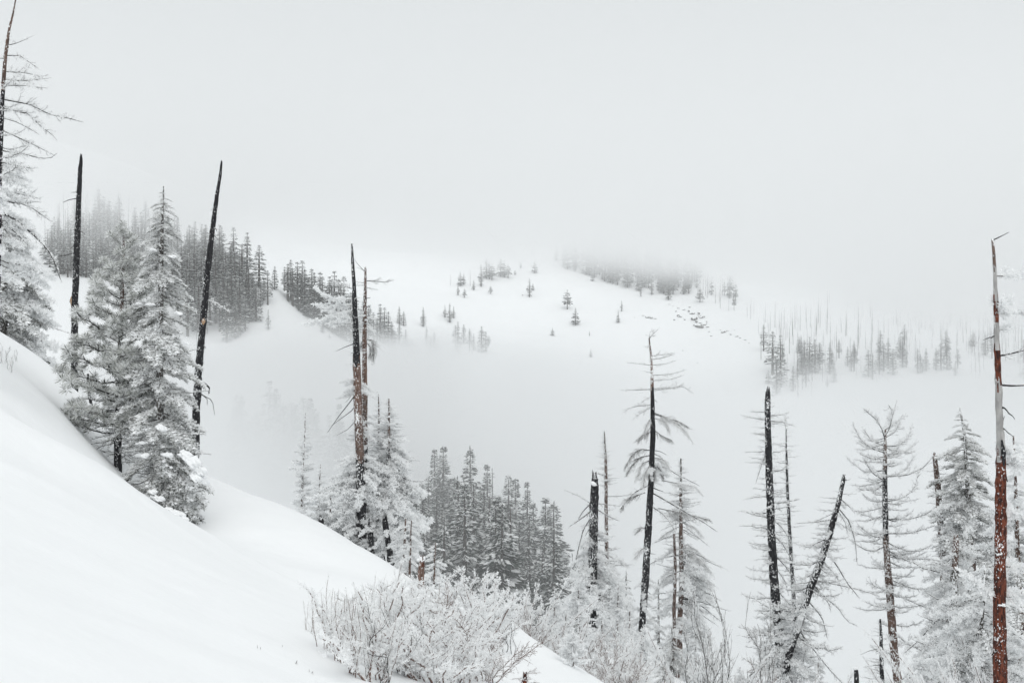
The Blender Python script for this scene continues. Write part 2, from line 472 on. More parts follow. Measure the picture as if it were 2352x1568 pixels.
# cloud sitting on the ridges; its base slopes down to the right
cm, t, v = volume_mat('ridge_cloud_air', 0.0, (0.988, 0.991, 0.993))
g = NG(t); pos, x, y, z = g.pos()
nz = g.m('SUBTRACT', g.noise(pos, 0.010, 3), 0.5)
zz = g.m('MULTIPLY_ADD', nz, 56.0, z)
left = g.m('MULTIPLY', g.ramp(x, -60.0, -220.0), 9.0)
left = g.m('MULTIPLY_ADD', g.ramp(x, 140.0, 300.0), 15.0, left)
base = g.m('ADD', left, g.m('MULTIPLY_ADD', x, 0.085, g.m('MULTIPLY_ADD', y, -0.08, zz)))   # lower base to the right, higher with distance
cloud = g.m('MULTIPLY', g.m('MULTIPLY', g.ramp(base, -14.0, 30.0), g.ramp(y, 300.0, 440.0)), 0.0062)
mist = g.m('MULTIPLY', g.m('MULTIPLY', g.ramp(x, 110.0, 250.0), g.ramp(y, 420.0, 600.0)), 0.0011)     # thinner mist hanging on the right hillside
t.links.new(g.m('ADD', cloud, mist), v.inputs['Density'])
tag(box('low_cloud', (-800, 295, -40), (900, 1500, 132), cm), 'low grey cloud hiding the tops of the ridges', 'cloud', kind='stuff')

# ------------------------------------------------------------------ far conifers and burnt poles (shared meshes)
def conifer_mesh(name, H, rad, levels, nb, nbl, snow, clear, ragged=0.35, skew=0.0, trunk=True, k=5, lop=1.0):
    """one far conifer: drooping boughs in uneven whorls, snow lying on them"""
    cr = MB(); tr = MB()
    tr.tube([(0, 0, -0.8), (0, 0, H * 0.5), (0.0, 0, H * 0.97)], [H * 0.013 + 0.05, H * 0.009 + 0.03, 0.03], k, 0)
    base, dirs, ln, wd, mt = [], [], [], [], []
    for i in range(levels):
        u = (i + rng.uniform(-0.3, 0.3)) / (levels - 1)
        u = min(max(u, 0), 1)
        if u > lop: continue
        if lop < 1 and rng.random() < .18: continue
        z = H * (clear + (0.985 - clear) * u) + rng.uniform(-.4, .4)
        r = rad * ((1 - u) ** 0.7 * 0.97 + 0.03) * rng.uniform(.72, 1.12) * (1 - 0.35 * max(0, 0.25 - u) / 0.25)
        a0 = rng.uniform(0, 6.28)
        for j in range(nb):
            if rng.random() < 0.10: continue
            a = a0 + 6.283 * j / nb + rng.uniform(-0.35, 0.35)
            L = r * rng.uniform(1 - ragged, 1.12) * (1 + skew * math.cos(a))
            droop = rng.uniform(0.12, 0.5) * (0.4 + 0.8 * (1 - u))
            ca, sa = math.cos(a), math.sin(a)
            for q in range(nbl):
                f = rng.uniform(0.05, 0.6); da = rng.uniform(-0.7, 0.7)
                p = (ca * L * f, sa * L * f, z - L * f * droop * 0.8 + rng.uniform(-0.35, 0.25))
                base.append(p)
                dirs.append((math.cos(a + da), math.sin(a + da), -droop + rng.uniform(-0.25, 0.1)))
                ln.append(max(L * rng.uniform(0.35, 0.6), H * 0.018)); wd.append(ln[-1] * rng.uniform(0.25, 0.42))
                sn = rng.random() < snow
                mt.append(1 if sn else 0)
                if sn:
                    base[-1] = (p[0], p[1], p[2] + 0.12)
    base.append((0, 0, H * 0.95)); dirs.append((0.05, 0, 1)); ln.append(H * 0.06); wd.append(H * 0.008); mt.append(0)
    cr.blades(base, dirs, np.array(ln), np.array(wd), 0)
    cr.m[-1] = np.array(mt)
    mats = [M['far_needle'], M['rime']]
    if not trunk:
        cr.add(tr.v[0], tr.f[0], 2)
        return cr.mesh(name, mats + [M['far_bark']], False)
    return cr.mesh(name + '_crown', mats, False), tr.mesh(name + '_trunk', [M['far_bark']])

def pole_mesh(name, H, twigs, lean=0.02):
    b = MB()
    n = 7
    s = np.linspace(0, 1, n)
    pts = np.c_[np.cumsum(rng.normal(0, lean * H / n, n)), np.zeros(n), s * H * 1.0 - 0.6 * (s == 0)]
    b.tube(pts, (1 - s * 0.75) * (0.008 * H + 0.03), 5, 0)
    zz = rng.uniform(0.3, 0.98, twigs); a = rng.uniform(0, 6.28, twigs)
    L = (1.05 - zz) * H * 0.16 * rng.uniform(0.5, 1.2, twigs) + 0.2
    x0 = np.interp(zz, s, pts[:, 0])
    A = np.c_[x0, zz * 0, zz * H]
    B = A + np.c_[np.cos(a) * L, np.sin(a) * L, rng.uniform(-0.5, 0.15, twigs) * L]
    b.prisms(A, B, 0.035, 0.02, 0)
    return b.mesh(name, [M['far_bark'], M['rime']])

BIG = [conifer_mesh('valley_fir', 20, r, lv, nb, 7, sn, cl) for r, lv, nb, sn, cl in
       [(3.4, 34, 8, .34, .10), (2.8, 36, 8, .30, .12), (3.8, 32, 8, .40, .08), (2.3, 34, 7, .32, .2), (3.0, 30, 7, .46, .15)]]
BIG += [conifer_mesh('valley_fir', 20, r, lv, nb, 8, sn, cl, .5, sk, True, 5, lp) for r, lv, nb, sn, cl, sk, lp in
       [(3.6, 30, 8, .5, .1, .25, .95), (2.4, 34, 7, .6, .3, -.2, .98), (4.2, 34, 8, .42, .05, .15, 1.0), (2.0, 26, 6, .6, .35, .3, .9)]]
MID = [conifer_mesh('hill_fir', 20, r, lv, nb, 7, sn, cl, trunk=True) for r, lv, nb, sn, cl in
       [(3.2, 22, 8, .38, .06), (2.5, 22, 8, .34, .10), (2.9, 19, 7, .42, .25), (2.1, 22, 7, .38, .3), (3.7, 20, 8, .42, .05)]]
SMALL = [conifer_mesh('small_fir', 20, r, lv, nb, 7, sn * .6, cl, trunk=False) for r, lv, nb, sn, cl in
         [(4.2, 15, 7, .20, .12), (3.4, 16, 7, .18, .08), (5.0, 13, 7, .22, .3), (2.6, 16, 6, .2, .1)]]
POLES = [pole_mesh('burnt_pole', 20, n) for n in (6, 14, 22, 34)]

def far_tree(x, y, z, h, kind, label, group, v=None, name=None, lean=0.0):
    rz = rng.uniform(0, 6.28)
    s = h / 20.0
    wv = s * rng.uniform(0.85, 1.15) * (1.0 if kind == 'pole' else 2.0 if kind == 'small' else 2.1 if kind == 'mid' else 1.5)
    if kind == 'pole':
        o = put(name or 'dead_tree', POLES[v if v is not None else int(rng.integers(4))], None, (x, y, z), (rng.uniform(-0.03, 0.03), lean + rng.uniform(-0.03, 0.03), rz if abs(lean) < 0.05 else 0), (wv, wv, s))
        return tag(o, label, 'dead tree', group)
    if kind == 'small':
        o = put(name or 'fir_tree', SMALL[v if v is not None else int(rng.integers(len(SMALL)))], None, (x, y, z), (0, lean, rz), (wv, wv, s))
        return tag(o, label, 'tree', group)
    L = BIG if kind == 'big' else MID
    c, t = L[v if v is not None else int(rng.integers(len(L)))]
    e = empty(name or 'fir_tree', (x, y, z), label, 'tree', group)
    e.rotation_euler = (0, lean, rz)
    e.scale = (wv, wv, s)
    put('trunk', t, e); put('crown', c, e)
    return e

def lone(px, top, base, kind, label, group=None, v=None, **k):
    x, y, z = ray_far(px, base)
    return far_tree(x, y, z - 0.3, (base - top) / F * y, kind, label, group, v, **k)

def place(px, py, x0, x1, y0, y1):
    u, v = (px - x0) / (x1 - x0), (py - y0) / (y1 - y0)
    a = ['left end', 'left third', 'middle', 'right third', 'right end'][min(4, max(0, int(u * 5)))]
    b = ['back', 'centre', 'front'][min(2, max(0, int(v * 3)))]
    return a + ' ' + b
def mass(name, items, mats, label, cat):
    """a far wood that reads as one mass: one object"""
    mb = MB()
    for me, (x, y, z), s, wv in items:
        for m_ in (me if isinstance(me, tuple) else (me,)):
            n = len(m_.vertices); co = np.empty(n * 3, np.float32); m_.vertices.foreach_get('co', co); co = co.reshape(-1, 3)
            a = rng.uniform(0, 6.28); R2 = np.array([[math.cos(a), -math.sin(a), 0], [math.sin(a), math.cos(a), 0], [0, 0, 1]])
            co = (co * [wv, wv, s]) @ R2.T + [x, y, z]
            lt = np.empty(len(m_.polygons), np.int32); m_.polygons.foreach_get('loop_total', lt)
            vi = np.empty(len(m_.loops), np.int32); m_.loops.foreach_get('vertex_index', vi)
            mi = np.empty(len(m_.polygons), np.int32); m_.polygons.foreach_get('material_index', mi)
            remap = np.array([mats.index(q.name) for q in m_.materials])
            quad = lt == 4; st = np.r_[0, np.cumsum(lt)[:-1]]
            f = vi[st[quad][:, None] + np.arange(4)]
            mb.add(co, f, remap[mi[quad]])
    return tag(put(name, mb.mesh(name, [M[q] for q in mats], False)), label, cat, kind='stuff')
FMATS = ['far_needle', 'rime', 'far_bark']

def inside(poly, x, y):
    c = False; n = len(poly)
    for i in range(n):
        (x1, y1), (x2, y2) = poly[i], poly[(i + 1) % n]
        if (y1 > y) != (y2 > y) and x < (x2 - x1) * (y - y1) / (y2 - y1) + x1: c = not c
    return c
def scatter(poly, n, mind):
    xs = [p[0] for p in poly]; ys = [p[1] for p in poly]; out = []
    for _ in range(n * 60):
        if len(out) >= n: break
        q = (rng.uniform(min(xs), max(xs)), rng.uniform(min(ys), max(ys)))
        if inside(poly, *q) and all((q[0] - a) ** 2 + ((q[1] - b) * 1.6) ** 2 > mind * mind for a, b in out): out.append(q)
    return out

# single trees on the open dome, left to right
for a in [
    (1303, 666, 711, 'small', 'dark round crowned pine alone high on the bare snow dome', None, 2),
    (1322, 707, 747, 'small', 'dark pine just below and right of the round crowned one on the snow dome', None, 0),
    (1216, 639, 682, 'small', 'slender dark fir near the dome top with a low one at its right', None, 3),
    (1224, 650, 667, 'small', 'low bushy fir touching the right side of the slender fir near the dome top', None, 0),
    (1228, 599, 627, 'small', 'pale foggy tree standing alone on the crest of the snow dome', None, 0),
    (1127, 656, 675, 'small', 'squat round dark bush of a tree on the upper left of the snow dome', None, 2),
    (1428, 689, 715, 'small', 'crooked upper one of two small firs on the right half of the snow dome', None, 3),
    (1420, 712, 741, 'small', 'lower one of two small firs on the right half of the snow dome', None, 1),
    (1269, 752, 771, 'small', 'tiny cone shaped fir low in the middle of the snow dome', None, 0),
    (1354, 759, 771, 'small', 'tiniest dark fir low on the snow dome right of the cone shaped one', None, 3),
    (1357, 801, 821, 'small', 'pale small fir lowest on the snow dome at the edge of the fog', None, 1),
    (1183, 619, 632, 'small', 'tiny fir on the crest at the right end of the crest grove', None, 0),
    (1196, 599, 616, 'small', 'small foggy fir between the crest grove and the lone crest tree', None, 1),
    (1361, 627, 646, 'small', 'small fir standing below the lower edge of the crest forest', None, 0),
    (1472, 657, 681, 'small', 'ragged fir on open snow in front of the crest forest, nearer its right end', None, 3),
    (1497, 634, 677, 'small', 'tall thin fir on the snow in front of the crest forest', None, 3),
    (1535, 647, 689, 'small', 'last fir at the lower right end of the crest forest above the rocks', None, 1)]:
    lone(*a)
lone(1237, 797, 842, 'pole', 'bare grey pole leaning left alone on the lower snow dome', None, 0, lean=-0.25)
lone(1673, 871, 908, 'pole', 'short pale dead tree with crossed stubs alone low on the right of the dome', None, 1, lean=-0.1)

g3 = 'three thin firs left on the dome'
for a in [(1022, 701, 730, 'small', 'left one of the three thin dark firs on the left of the dome', g3, 3), (1033, 696, 742, 'small', 'tallest, middle one of the three thin dark firs on the left of the dome', g3, 3),
          (1042, 702, 731, 'small', 'right one of the three thin dark firs on the left of the dome', g3, 3)]: lone(*a)
g = 'grove sinking into the fog below the dome'
for px, a, b, kd, v in [(1052,739,811,'mid',1),(1065,744,790,'mid',0),(1079,754,806,'mid',3),(1088,766,806,'mid',1),(1106,749,809,'mid',0),(1123,769,790,'small',0),(1046,745,800,'mid',2),(1116,760,806,'mid',2)]:
    lone(px, a, b, kd, 'grey fir in the small foggy grove low on the dome, ' + place(px, b, 1045, 1125, 780, 812), g, v)
g = 'firs in a line at the left edge of the dome'
for px, a, b, kd, v, lb in [(972,706,750,'mid',1,'dark narrow fir at the top of the short line left of the dome'),(980,750,795,'mid',1,'dark narrow fir in the middle of the short line left of the dome'),
                        (997,762,813,'mid',4,'wide fir at the lower right end of the short line left of the dome'),(989,772,814,'mid',0,'fir hidden behind the wide one in the short line left of the dome')]:
    lone(px, a, b, kd, lb, g, v)
g = 'firs in the gully right of the double trunk'
for px, a, b in [(917,704,745),(927,714,748),(917,739,795),(932,756,806),(946,778,822),(873,697,785),(883,706,790),(892,716,796),(858,716,778),(866,730,790),(900,740,805),(938,790,824),(956,792,824),(850,700,765),(905,770,812)]:
    lone(px, a, b, 'mid', 'snowy fir in the gully right of the twin snag, ' + place(px, b, 848, 958, 740, 826), g)
g = 'grove on the left crest of the dome'
for px, a, b, kd in [(1035,629,656,'pole'),(1057,624,657,'small'),(1065,628,654,'small'),(1052,652,678,'small'),(1067,662,684,'small'),(1080,617,657,'pole'),(1088,642,666,'small'),(1105,607,658,'small'),(1117,594,640,'small'),
                 (1130,606,643,'small'),(1150,591,635,'small'),(1167,606,639,'small'),(1124,600,641,'small'),(1158,598,637,'small')]:
    lone(px, a, b, kd, ('fir' if kd == 'small' else 'thin bare trunk') + ' in the grove left on the dome crest, ' + place(px, b, 1030, 1170, 634, 684), g)

g = 'crest forest fading into cloud'
poly = [(1272,606),(1300,618),(1345,630),(1400,652),(1450,668),(1500,668),(1545,682),(1620,700),(1690,722),(1700,690),(1600,640),(1480,600),(1380,580),(1280,575)]
its = []
for px, py in scatter(poly, 175, 5):
    h = rng.uniform(32, 54); edge = np.interp(px, [1272,1345,1450,1545,1690], [606,630,668,682,722])
    if edge - py > 9:
        x, y, z = ray_far(px, py); sz = h / F * y / 20
        its.append(((SMALL if px < 1600 or rng.random() < .3 else POLES)[int(rng.integers(4))], (x, y, z - .3), sz, sz * (1.9 if px < 1600 else 1.0)))
    else:
        k = 'small' if px < 1560 or rng.random() < 0.3 else 'pole'
        lone(px, py - h, py, k, ('grey fir' if k == 'small' else 'bare trunk') + ' on the lower edge of cloudy crest forest, ' + place(px, 0, 1272, 1690, 0, 1).split(' b')[0], g)
mass('cloudy_forest', its, FMATS, 'grey forest on the right crest of the dome fading up into the cloud', 'forest')

# left ridge: front row that reads tree by tree, then the mass behind
g = 'front firs at the right end of the left ridge'
for px, a, b, v in [(531,618,754,1),(540,630,745,2),(571,608,729,1),(588,651,738,0),(615,621,701,2),(631,611,664,0),(598,651,701,1),(550,638,771,3),(522,640,760,1),(560,660,735,3),(580,640,712,0),(505,650,762,2),(606,640,692,1),(563,680,760,2),(514,626,740,3),(546,655,765,0)]:
    lone(px, a, b, 'mid', 'dark fir in front row of left ridge forest, ' + place(px, b, 504, 632, 660, 772), g, v)
lone(616, 711, 758, 'small', 'narrow snowy fir standing alone on the bare flank right of the left forest', None, 3)
lone(638, 754, 778, 'pole', 'tiny dead tree alone on the bare flank below the narrow snowy fir', None, 2)
lone(741, 741, 764, 'small', 'lone little fir on the bare flank just left of the tall twin trunks', None, 0)
lone(757, 764, 778, 'small', 'smallest fir on the bare flank, lower right of the lone little fir', None, 1)
lone(602, 791, 834, 'pole', 'thin dead pole low on the flank where the fog begins', None, 0)
g = 'forest on the left ridge'
poly = [(415,640),(520,630),(560,640),(600,650),(590,700),(560,760),(525,795),(470,800),(410,790)]
for px, py in scatter(poly, 62, 12):
    h = rng.uniform(80, 125)
    if rng.random() < 0.62: lone(px, py - h, py, 'mid', 'grey fir in the forest on the left ridge, ' + place(px, py, 410, 600, 640, 800), g)
    else: lone(px, py - h, py, 'pole', 'thin bare trunk in the forest on the left ridge, ' + place(px, py, 410, 600, 640, 800), 'bare trunks on the left ridge')
poly = [(130,560),(230,540),(330,560),(420,590),(520,620),(545,640),(470,660),(420,700),(330,690),(220,640),(130,640)]
for px, py in scatter(poly, 78, 14):
    h = rng.uniform(65, 100)
    if rng.random() < 0.5: lone(px, py - h, py, 'mid', 'pale cloud veiled fir high on the left ridge, ' + place(px, py, 130, 545, 540, 700), 'foggy firs high on the left ridge')
    else: lone(px, py - h, py, 'pole', 'thin pale bare trunk high on the left ridge, ' + place(px, py, 130, 545, 540, 700), 'pale bare trunks high on the left ridge')

g = 'firs along the gully behind the bare flank'
for px, a, b in [(661,604,690),(672,614,702),(683,600,708),(691,630,716),(700,618,722),(712,640,730),(722,626,738),(731,650,742),(740,634,748),(752,660,756),(762,640,764),(773,668,768),(783,650,776),(795,680,782),(806,670,790),
                 (653,612,668),(668,596,690),(694,598,706),(716,616,728),(735,624,744),(756,636,758),(778,640,772),(820,690,795),(834,690,800),(846,700,800),(790,634,778),(768,624,764)]:
    lone(px, a, b, 'mid', 'dark snowy fir in gully row behind bare flank, ' + place(px, b, 650, 848, 660, 800), g)

its = []
for px, py in scatter([(100,600),(100,530),(200,515),(330,535),(430,570),(560,632),(548,650),(430,640),(330,660),(230,640),(130,640)], 110, 8):
    h = rng.uniform(60, 95); x, y, z = ray_far(px, py); sz = h / F * y / 20
    p_ = rng.random() < .4
    its.append(((POLES[int(rng.integers(4))] if p_ else MID[int(rng.integers(5))]), (x, y, z - .3), sz, sz * (1.0 if p_ else 2.0)))
mass('cloudy_forest', its, FMATS, 'pale forest high on the left ridge half swallowed by cloud', 'forest')
# right hillside: burnt trunks and a few firs in thick air
its = []
for px, py in scatter([(1690,730),(1760,705),(1900,690),(2100,690),(2352,690),(2420,700),(2420,800),(2250,815),(2100,790),(1990,800),(1880,815),(1790,830),(1740,770)], 120, 6):
    h = rng.uniform(26, 52); x, y, z = ray_far(px, py); sz = h / F * y / 20
    its.append((POLES[int(rng.integers(4))], (x, y, z - .3), sz, sz * .75))
for px, py in scatter([(1780,890),(1850,905),(1950,875),(2100,862),(2352,875),(2420,880),(2420,800),(2200,790),(2000,790),(1850,800),(1780,830)], 90, 9):
    h = rng.uniform(25, 60); x, y, z = ray_far(px, py); sz = h / F * y / 20
    p_ = rng.random() < .45
    its.append(((POLES[int(rng.integers(4))] if p_ else MID[int(rng.integers(5))]), (x, y, z - .3), sz, sz * (1.0 if p_ else 2.2)))
mass('hillside_forest', its, FMATS, 'faint burnt forest and brush all over the foggy right hillside', 'forest')
g = 'burnt trunks on the right hillside'
poly = [(1745,770),(1800,740),(1900,730),(2060,725),(2200,740),(2352,745),(2352,790),(2250,800),(2100,770),(1990,790),(1880,800),(1780,830)]
for px, py in scatter(poly, 62, 12):
    h = rng.uniform(38, 66)
    lone(px, py - h, py, 'pole', 'thin grey burnt trunk on the foggy right hillside, ' + place(px, py, 1745, 2352, 725, 900), g)
poly = [(1775,880),(1850,900),(1900,880),(1960,870),(2100,850),(2300,850),(2352,870),(2352,800),(2100,800),(1900,800),(1770,840)]
for px, py in scatter(poly, 26, 22):
    h = rng.uniform(45, 85)
    lone(px, py - h, py, 'pole', 'thin grey burnt trunk on the foggy right hillside, ' + place(px, py, 1745, 2352, 725, 900), g)
g = 'firs on the right hillside'
for px, a, b, v in [(1784,828,905,1),(1793,771,887,1),(1754,746,806,2),(1848,780,850,2),(1860,775,858,1),(1872,778,856,0),(1883,785,850,2),(1906,787,859,1),(1962,790,853,3),(1995,803,865,0),(2004,810,872,2),(2030,787,853,2),(2051,800,860,0),(2073,784,843,1),
                    (2114,812,856,0),(2161,787,850,2),(2175,790,848,0),(2150,800,850,1),(1775,760,860,2),(1840,800,852,0),(2020,795,850,0),(2200,800,846,2),(2040,776,846,1),(2108,800,858,2)]:
    lone(px, a, b, 'mid', 'grey fir on the foggy right hillside, ' + place(px, b, 1745, 2220, 800, 906), g, v)
lone(1748, 762, 826, 'pole', 'tallest bare trunk at the left edge of the right hillside, on open snow', None, 1)
lone(1765, 849, 882, 'small', 'small cone shaped fir at the lower left edge of the right hillside', None, 0)
lone(1833, 803, 912, 'pole', 'very tall thin dead tree low on the right hillside, foot in fog', None, 3)
lone(1864, 850, 909, 'pole', 'thin dead pole right of the very tall one low on the right hillside', None, 2)
lone(1908, 840, 862, 'pole', 'short broken trunk at the centre of the right hillside on open snow', None, 0)

# rocks breaking through the snow on the right of the dome
def rock_mesh(i):
    import bmesh
    bm = bmesh.new(); bmesh.ops.create_icosphere(bm, subdivisions=2, radius=1)
    for vv in bm.verts:
        k = 1 + 0.28 * float(fbm(np.array([vv.co.x * 1.3 + i * 7]), np.array([vv.co.y * 1.3 + vv.co.z * 1.9]), 3)[0])
        vv.co *= k
        vv.co.z = max(vv.co.z * 0.8, -0.5)
    me = bpy.data.meshes.new('rock'); bm.to_mesh(me); bm.free(); me.materials.append(M['rock']); return me
ROCK = [rock_mesh(i) for i in range(5)]
g = 'rocks on the right shoulder of the dome'
rocks = [(1558,708,3),(1570,712,4),(1580,716,5),(1590,720,6),(1603,722,5),(1612,728,7),(1594,733,9),(1604,740,8),(1560,727,6),(1552,715,3),(1613,744,10),(1606,750,12),(1598,748,6),(1620,740,5),(1545,703,2),(1538,699,2),(1548,735,3),
         (1488,729,6),(1496,731,5),(1477,725,3),(1458,729,2),(1505,732,3),(1663,763,6),(1672,760,4),(1680,768,4),(1692,773,4),(1700,776,3),(1711,781,3),(1720,788,2),(1655,758,2),(1628,762,4),(1635,772,3),(1625,752,4),(1688,758,2),(1572,734,3),(1583,706,3)]
for px, py, sz in rocks:
    x, y, z = ray_far(px, py, 600)
    r = sz / F * y
    o = put('rock', ROCK[int(rng.integers(5))], None, (x, y, z), (rng.uniform(-.3, .3), rng.uniform(-.3, .3), rng.uniform(0, 6)), (r * rng.uniform(0.9, 1.4), r, r * rng.uniform(0.7, 1.0)))
    tag(o, ('large' if sz > 7 else 'small' if sz < 4 else 'middling') + ' dark rock on the right shoulder of the dome, ' + place(px, py, 1458, 1722, 698, 790), 'rock', g)
for px, py, lb in [(1200, 678, 'tiny dark stone alone left of the slender fir on the dome'), (1569, 805, 'tiny dark stone alone on the snow above the leaning branch tips'), (1602, 834, 'lowest tiny stone in the line of stones on the dome')]:
    x, y, z = ray_far(px, py); r = 2.0 / F * y
    tag(put('rock', ROCK[1], None, (x, y, z), (0, 0, 1), r), lb, 'rock')

# valley forest in the fog bank
def valley(px, top, Y, hpx, kind, label, group, v=None):
    x = (px - 1176) / F * Y; h = hpx / F * Y; zt = (784 - top) / F * Y
    z = float(far_h(np.array([x]), np.array([Y]))[0])
    return far_tree(x, Y, z, zt - z, kind, label, group, v)
g = 'valley forest'
for px, top, Y, kd, v, lb in [
    (1018,1026,208,'big',1,'dense round topped fir at the left end of the foggy valley forest'),
    (998,1031,214,'big',3,'pale thin fir left of the round topped one in the valley forest'),
    (1080,1024,200,'big',0,'tallest layered fir of the foggy valley forest'),
    (1119,1067,204,'big',1,'dark topped narrow fir right of the tallest one in the valley forest'),
    (1138,1073,200,'pole',3,'bare thin trunk on the skyline of the valley forest'),
    (1168,1091,196,'big',2,'snowy fir in the middle right of the valley forest skyline'),
    (1184,1098,202,'big',3,'pale thin fir beside the snowy one on the valley forest skyline'),
    (1211,1107,192,'big',1,'fir with a long bare leader on the valley forest skyline'),
    (1225,1149,190,'big',0,'shorter fir under the one with the bare leader in the valley forest'),
    (1253,1143,188,'big',1,'left one of the last pair of firs at the right end of the valley forest'),
    (1272,1150,187,'big',0,'right one of the last pair of firs at the right end of the valley forest'),
    (1026,1194,178,'big',2,'snow laden fir in front at the left of the valley forest'),
    (1101,1292,165,'big',4,'snowy fir in the lowest front row of the valley forest, left one'),
    (1145,1288,160,'big',0,'dark fir in the lowest front row of the valley forest, middle one'),
    (1208,1272,168,'big',0,'dark fir in the lowest front row of the valley forest, right one')]:
    valley(px, top, Y, 300, kd, lb, None, v)
sky_line = [(900, 1160), (960, 1090), (1000, 1060), (1050, 1075), (1100, 1085), (1150, 1115), (1200, 1140), (1240, 1175), (1300, 1230), (1340, 1290)]
k = 0
for _ in range(400):
    if k >= 64: break
    px = rng.uniform(915, 1325); lim = np.interp(px, [a for a, _ in sky_line], [b for _, b in sky_line])
    top = lim + 6 + (1400 - lim) * rng.uniform(0, 1) ** 1.25 + abs(rng.normal(0, 18))
    Y = 212 - (top - lim) / max(1400 - lim, 1) * 62 + rng.uniform(-5, 5)
    valley(px, top, Y, 300, 'big' if rng.random() < 0.85 else 'pole', 'grey snowy fir inside the foggy valley forest, ' + place(px, top, 915, 1325, 1050, 1400), g)
    k += 1
its = []
for px, py in scatter([(440,1010),(560,985),(700,985),(820,1010),(930,1100),(960,1230),(880,1300),(700,1230),(480,1150),(400,1060)], 230, 9):
    x, Y, z = ray_far(px, py, 250, 700); h = rng.uniform(20, 30) / 20
    its.append((BIG[int(rng.integers(len(BIG)))], (x, Y, z - .5), h, h * 1.35))
mass('foggy_forest', its, FMATS, 'faint dark forest deep in the fog behind the snowy crest and frosted centre trees', 'forest')

# the depth of the valley forest between and behind the trees one can tell apart
its = []
while len(its) < 110:
    px = rng.uniform(925, 1318); Y = rng.uniform(158, 226)
    x = (px - 1176) / F * Y; z = float(far_h(np.array([x]), np.array([Y]))[0])
    lim = np.interp(px, [a for a, _ in sky_line], [b for _, b in sky_line]) + 14
    top = 784 - (z + rng.uniform(14, 25)) * F / Y
    if top < lim: top = lim + rng.uniform(0, 40)
    h = ((784 - top) / F * Y - z) / 20
    if h < .35: continue
    its.append((BIG[int(rng.integers(len(BIG)))], (x, Y, z), h, h * 1.5))
mass('dense_forest', its, FMATS, 'dense grey depth of the valley forest between its nearer firs', 'forest')

# ------------------------------------------------------------------ near trees: limbs, twigs and rime
def wobble(pts, amp):
    pts = np.asarray(pts, float).copy()
    pts[1:] += rng.normal(0, amp, (len(pts) - 1, 3)); return pts
def resample(pts, n):
    pts = np.asarray(pts, float)
    d = np.r_[0, np.cumsum(np.linalg.norm(np.diff(pts, axis=0), axis=1))]
    s = np.linspace(0, d[-1], n)
    return np.c_[[np.interp(s, d, pts[:, i]) for i in range(3)]].T, d[-1]
def unit(v): return v / (np.linalg.norm(v, axis=-1, keepdims=True) + 1e-9)

# tw twigs per metre, tl twig length (m), ta twig angle, dr twig droop, sub side twigs per twig, tr twig radius,
# rm rime blades per metre of wood, rl/rw blade size, up upward bias, lr limb rime per metre
STY = {
 'bare':  dict(tw=1.2, tl=.18, ta=1.0, dr=.0, sub=0, tr=.008, rm=6, rl=.04, rw=.02, up=.8, lr=10),
 'fine':  dict(tw=10, tl=.32, ta=.9, dr=-.05, sub=1, tr=.0055, rm=45, rl=.07, rw=.026, up=.6, lr=55),
 'brush': dict(tw=50, tl=.55, ta=.7, dr=-.35, sub=2, tr=.0068, rm=22, rl=.06, rw=.022, up=.5, lr=50),
 'larch': dict(tw=13, tl=.42, ta=.95, dr=.12, sub=2, tr=.006, rm=55, rl=.075, rw=.03, up=.7, lr=90),
 'rimed': dict(tw=24, tl=.38, ta=.85, dr=.05, sub=3, tr=.008, rm=58, rl=.12, rw=.05, up=.5, lr=120),
 'rimed_small': dict(tw=26, tl=.16, ta=.8, dr=.05, sub=2, tr=.006, rm=95, rl=.09, rw=.042, up=.4, lr=170),
 'heavy': dict(tw=20, tl=.34, ta=.85, dr=.1, sub=3, tr=.011, rm=80, rl=.12, rw=.06, up=.7, lr=210),
}
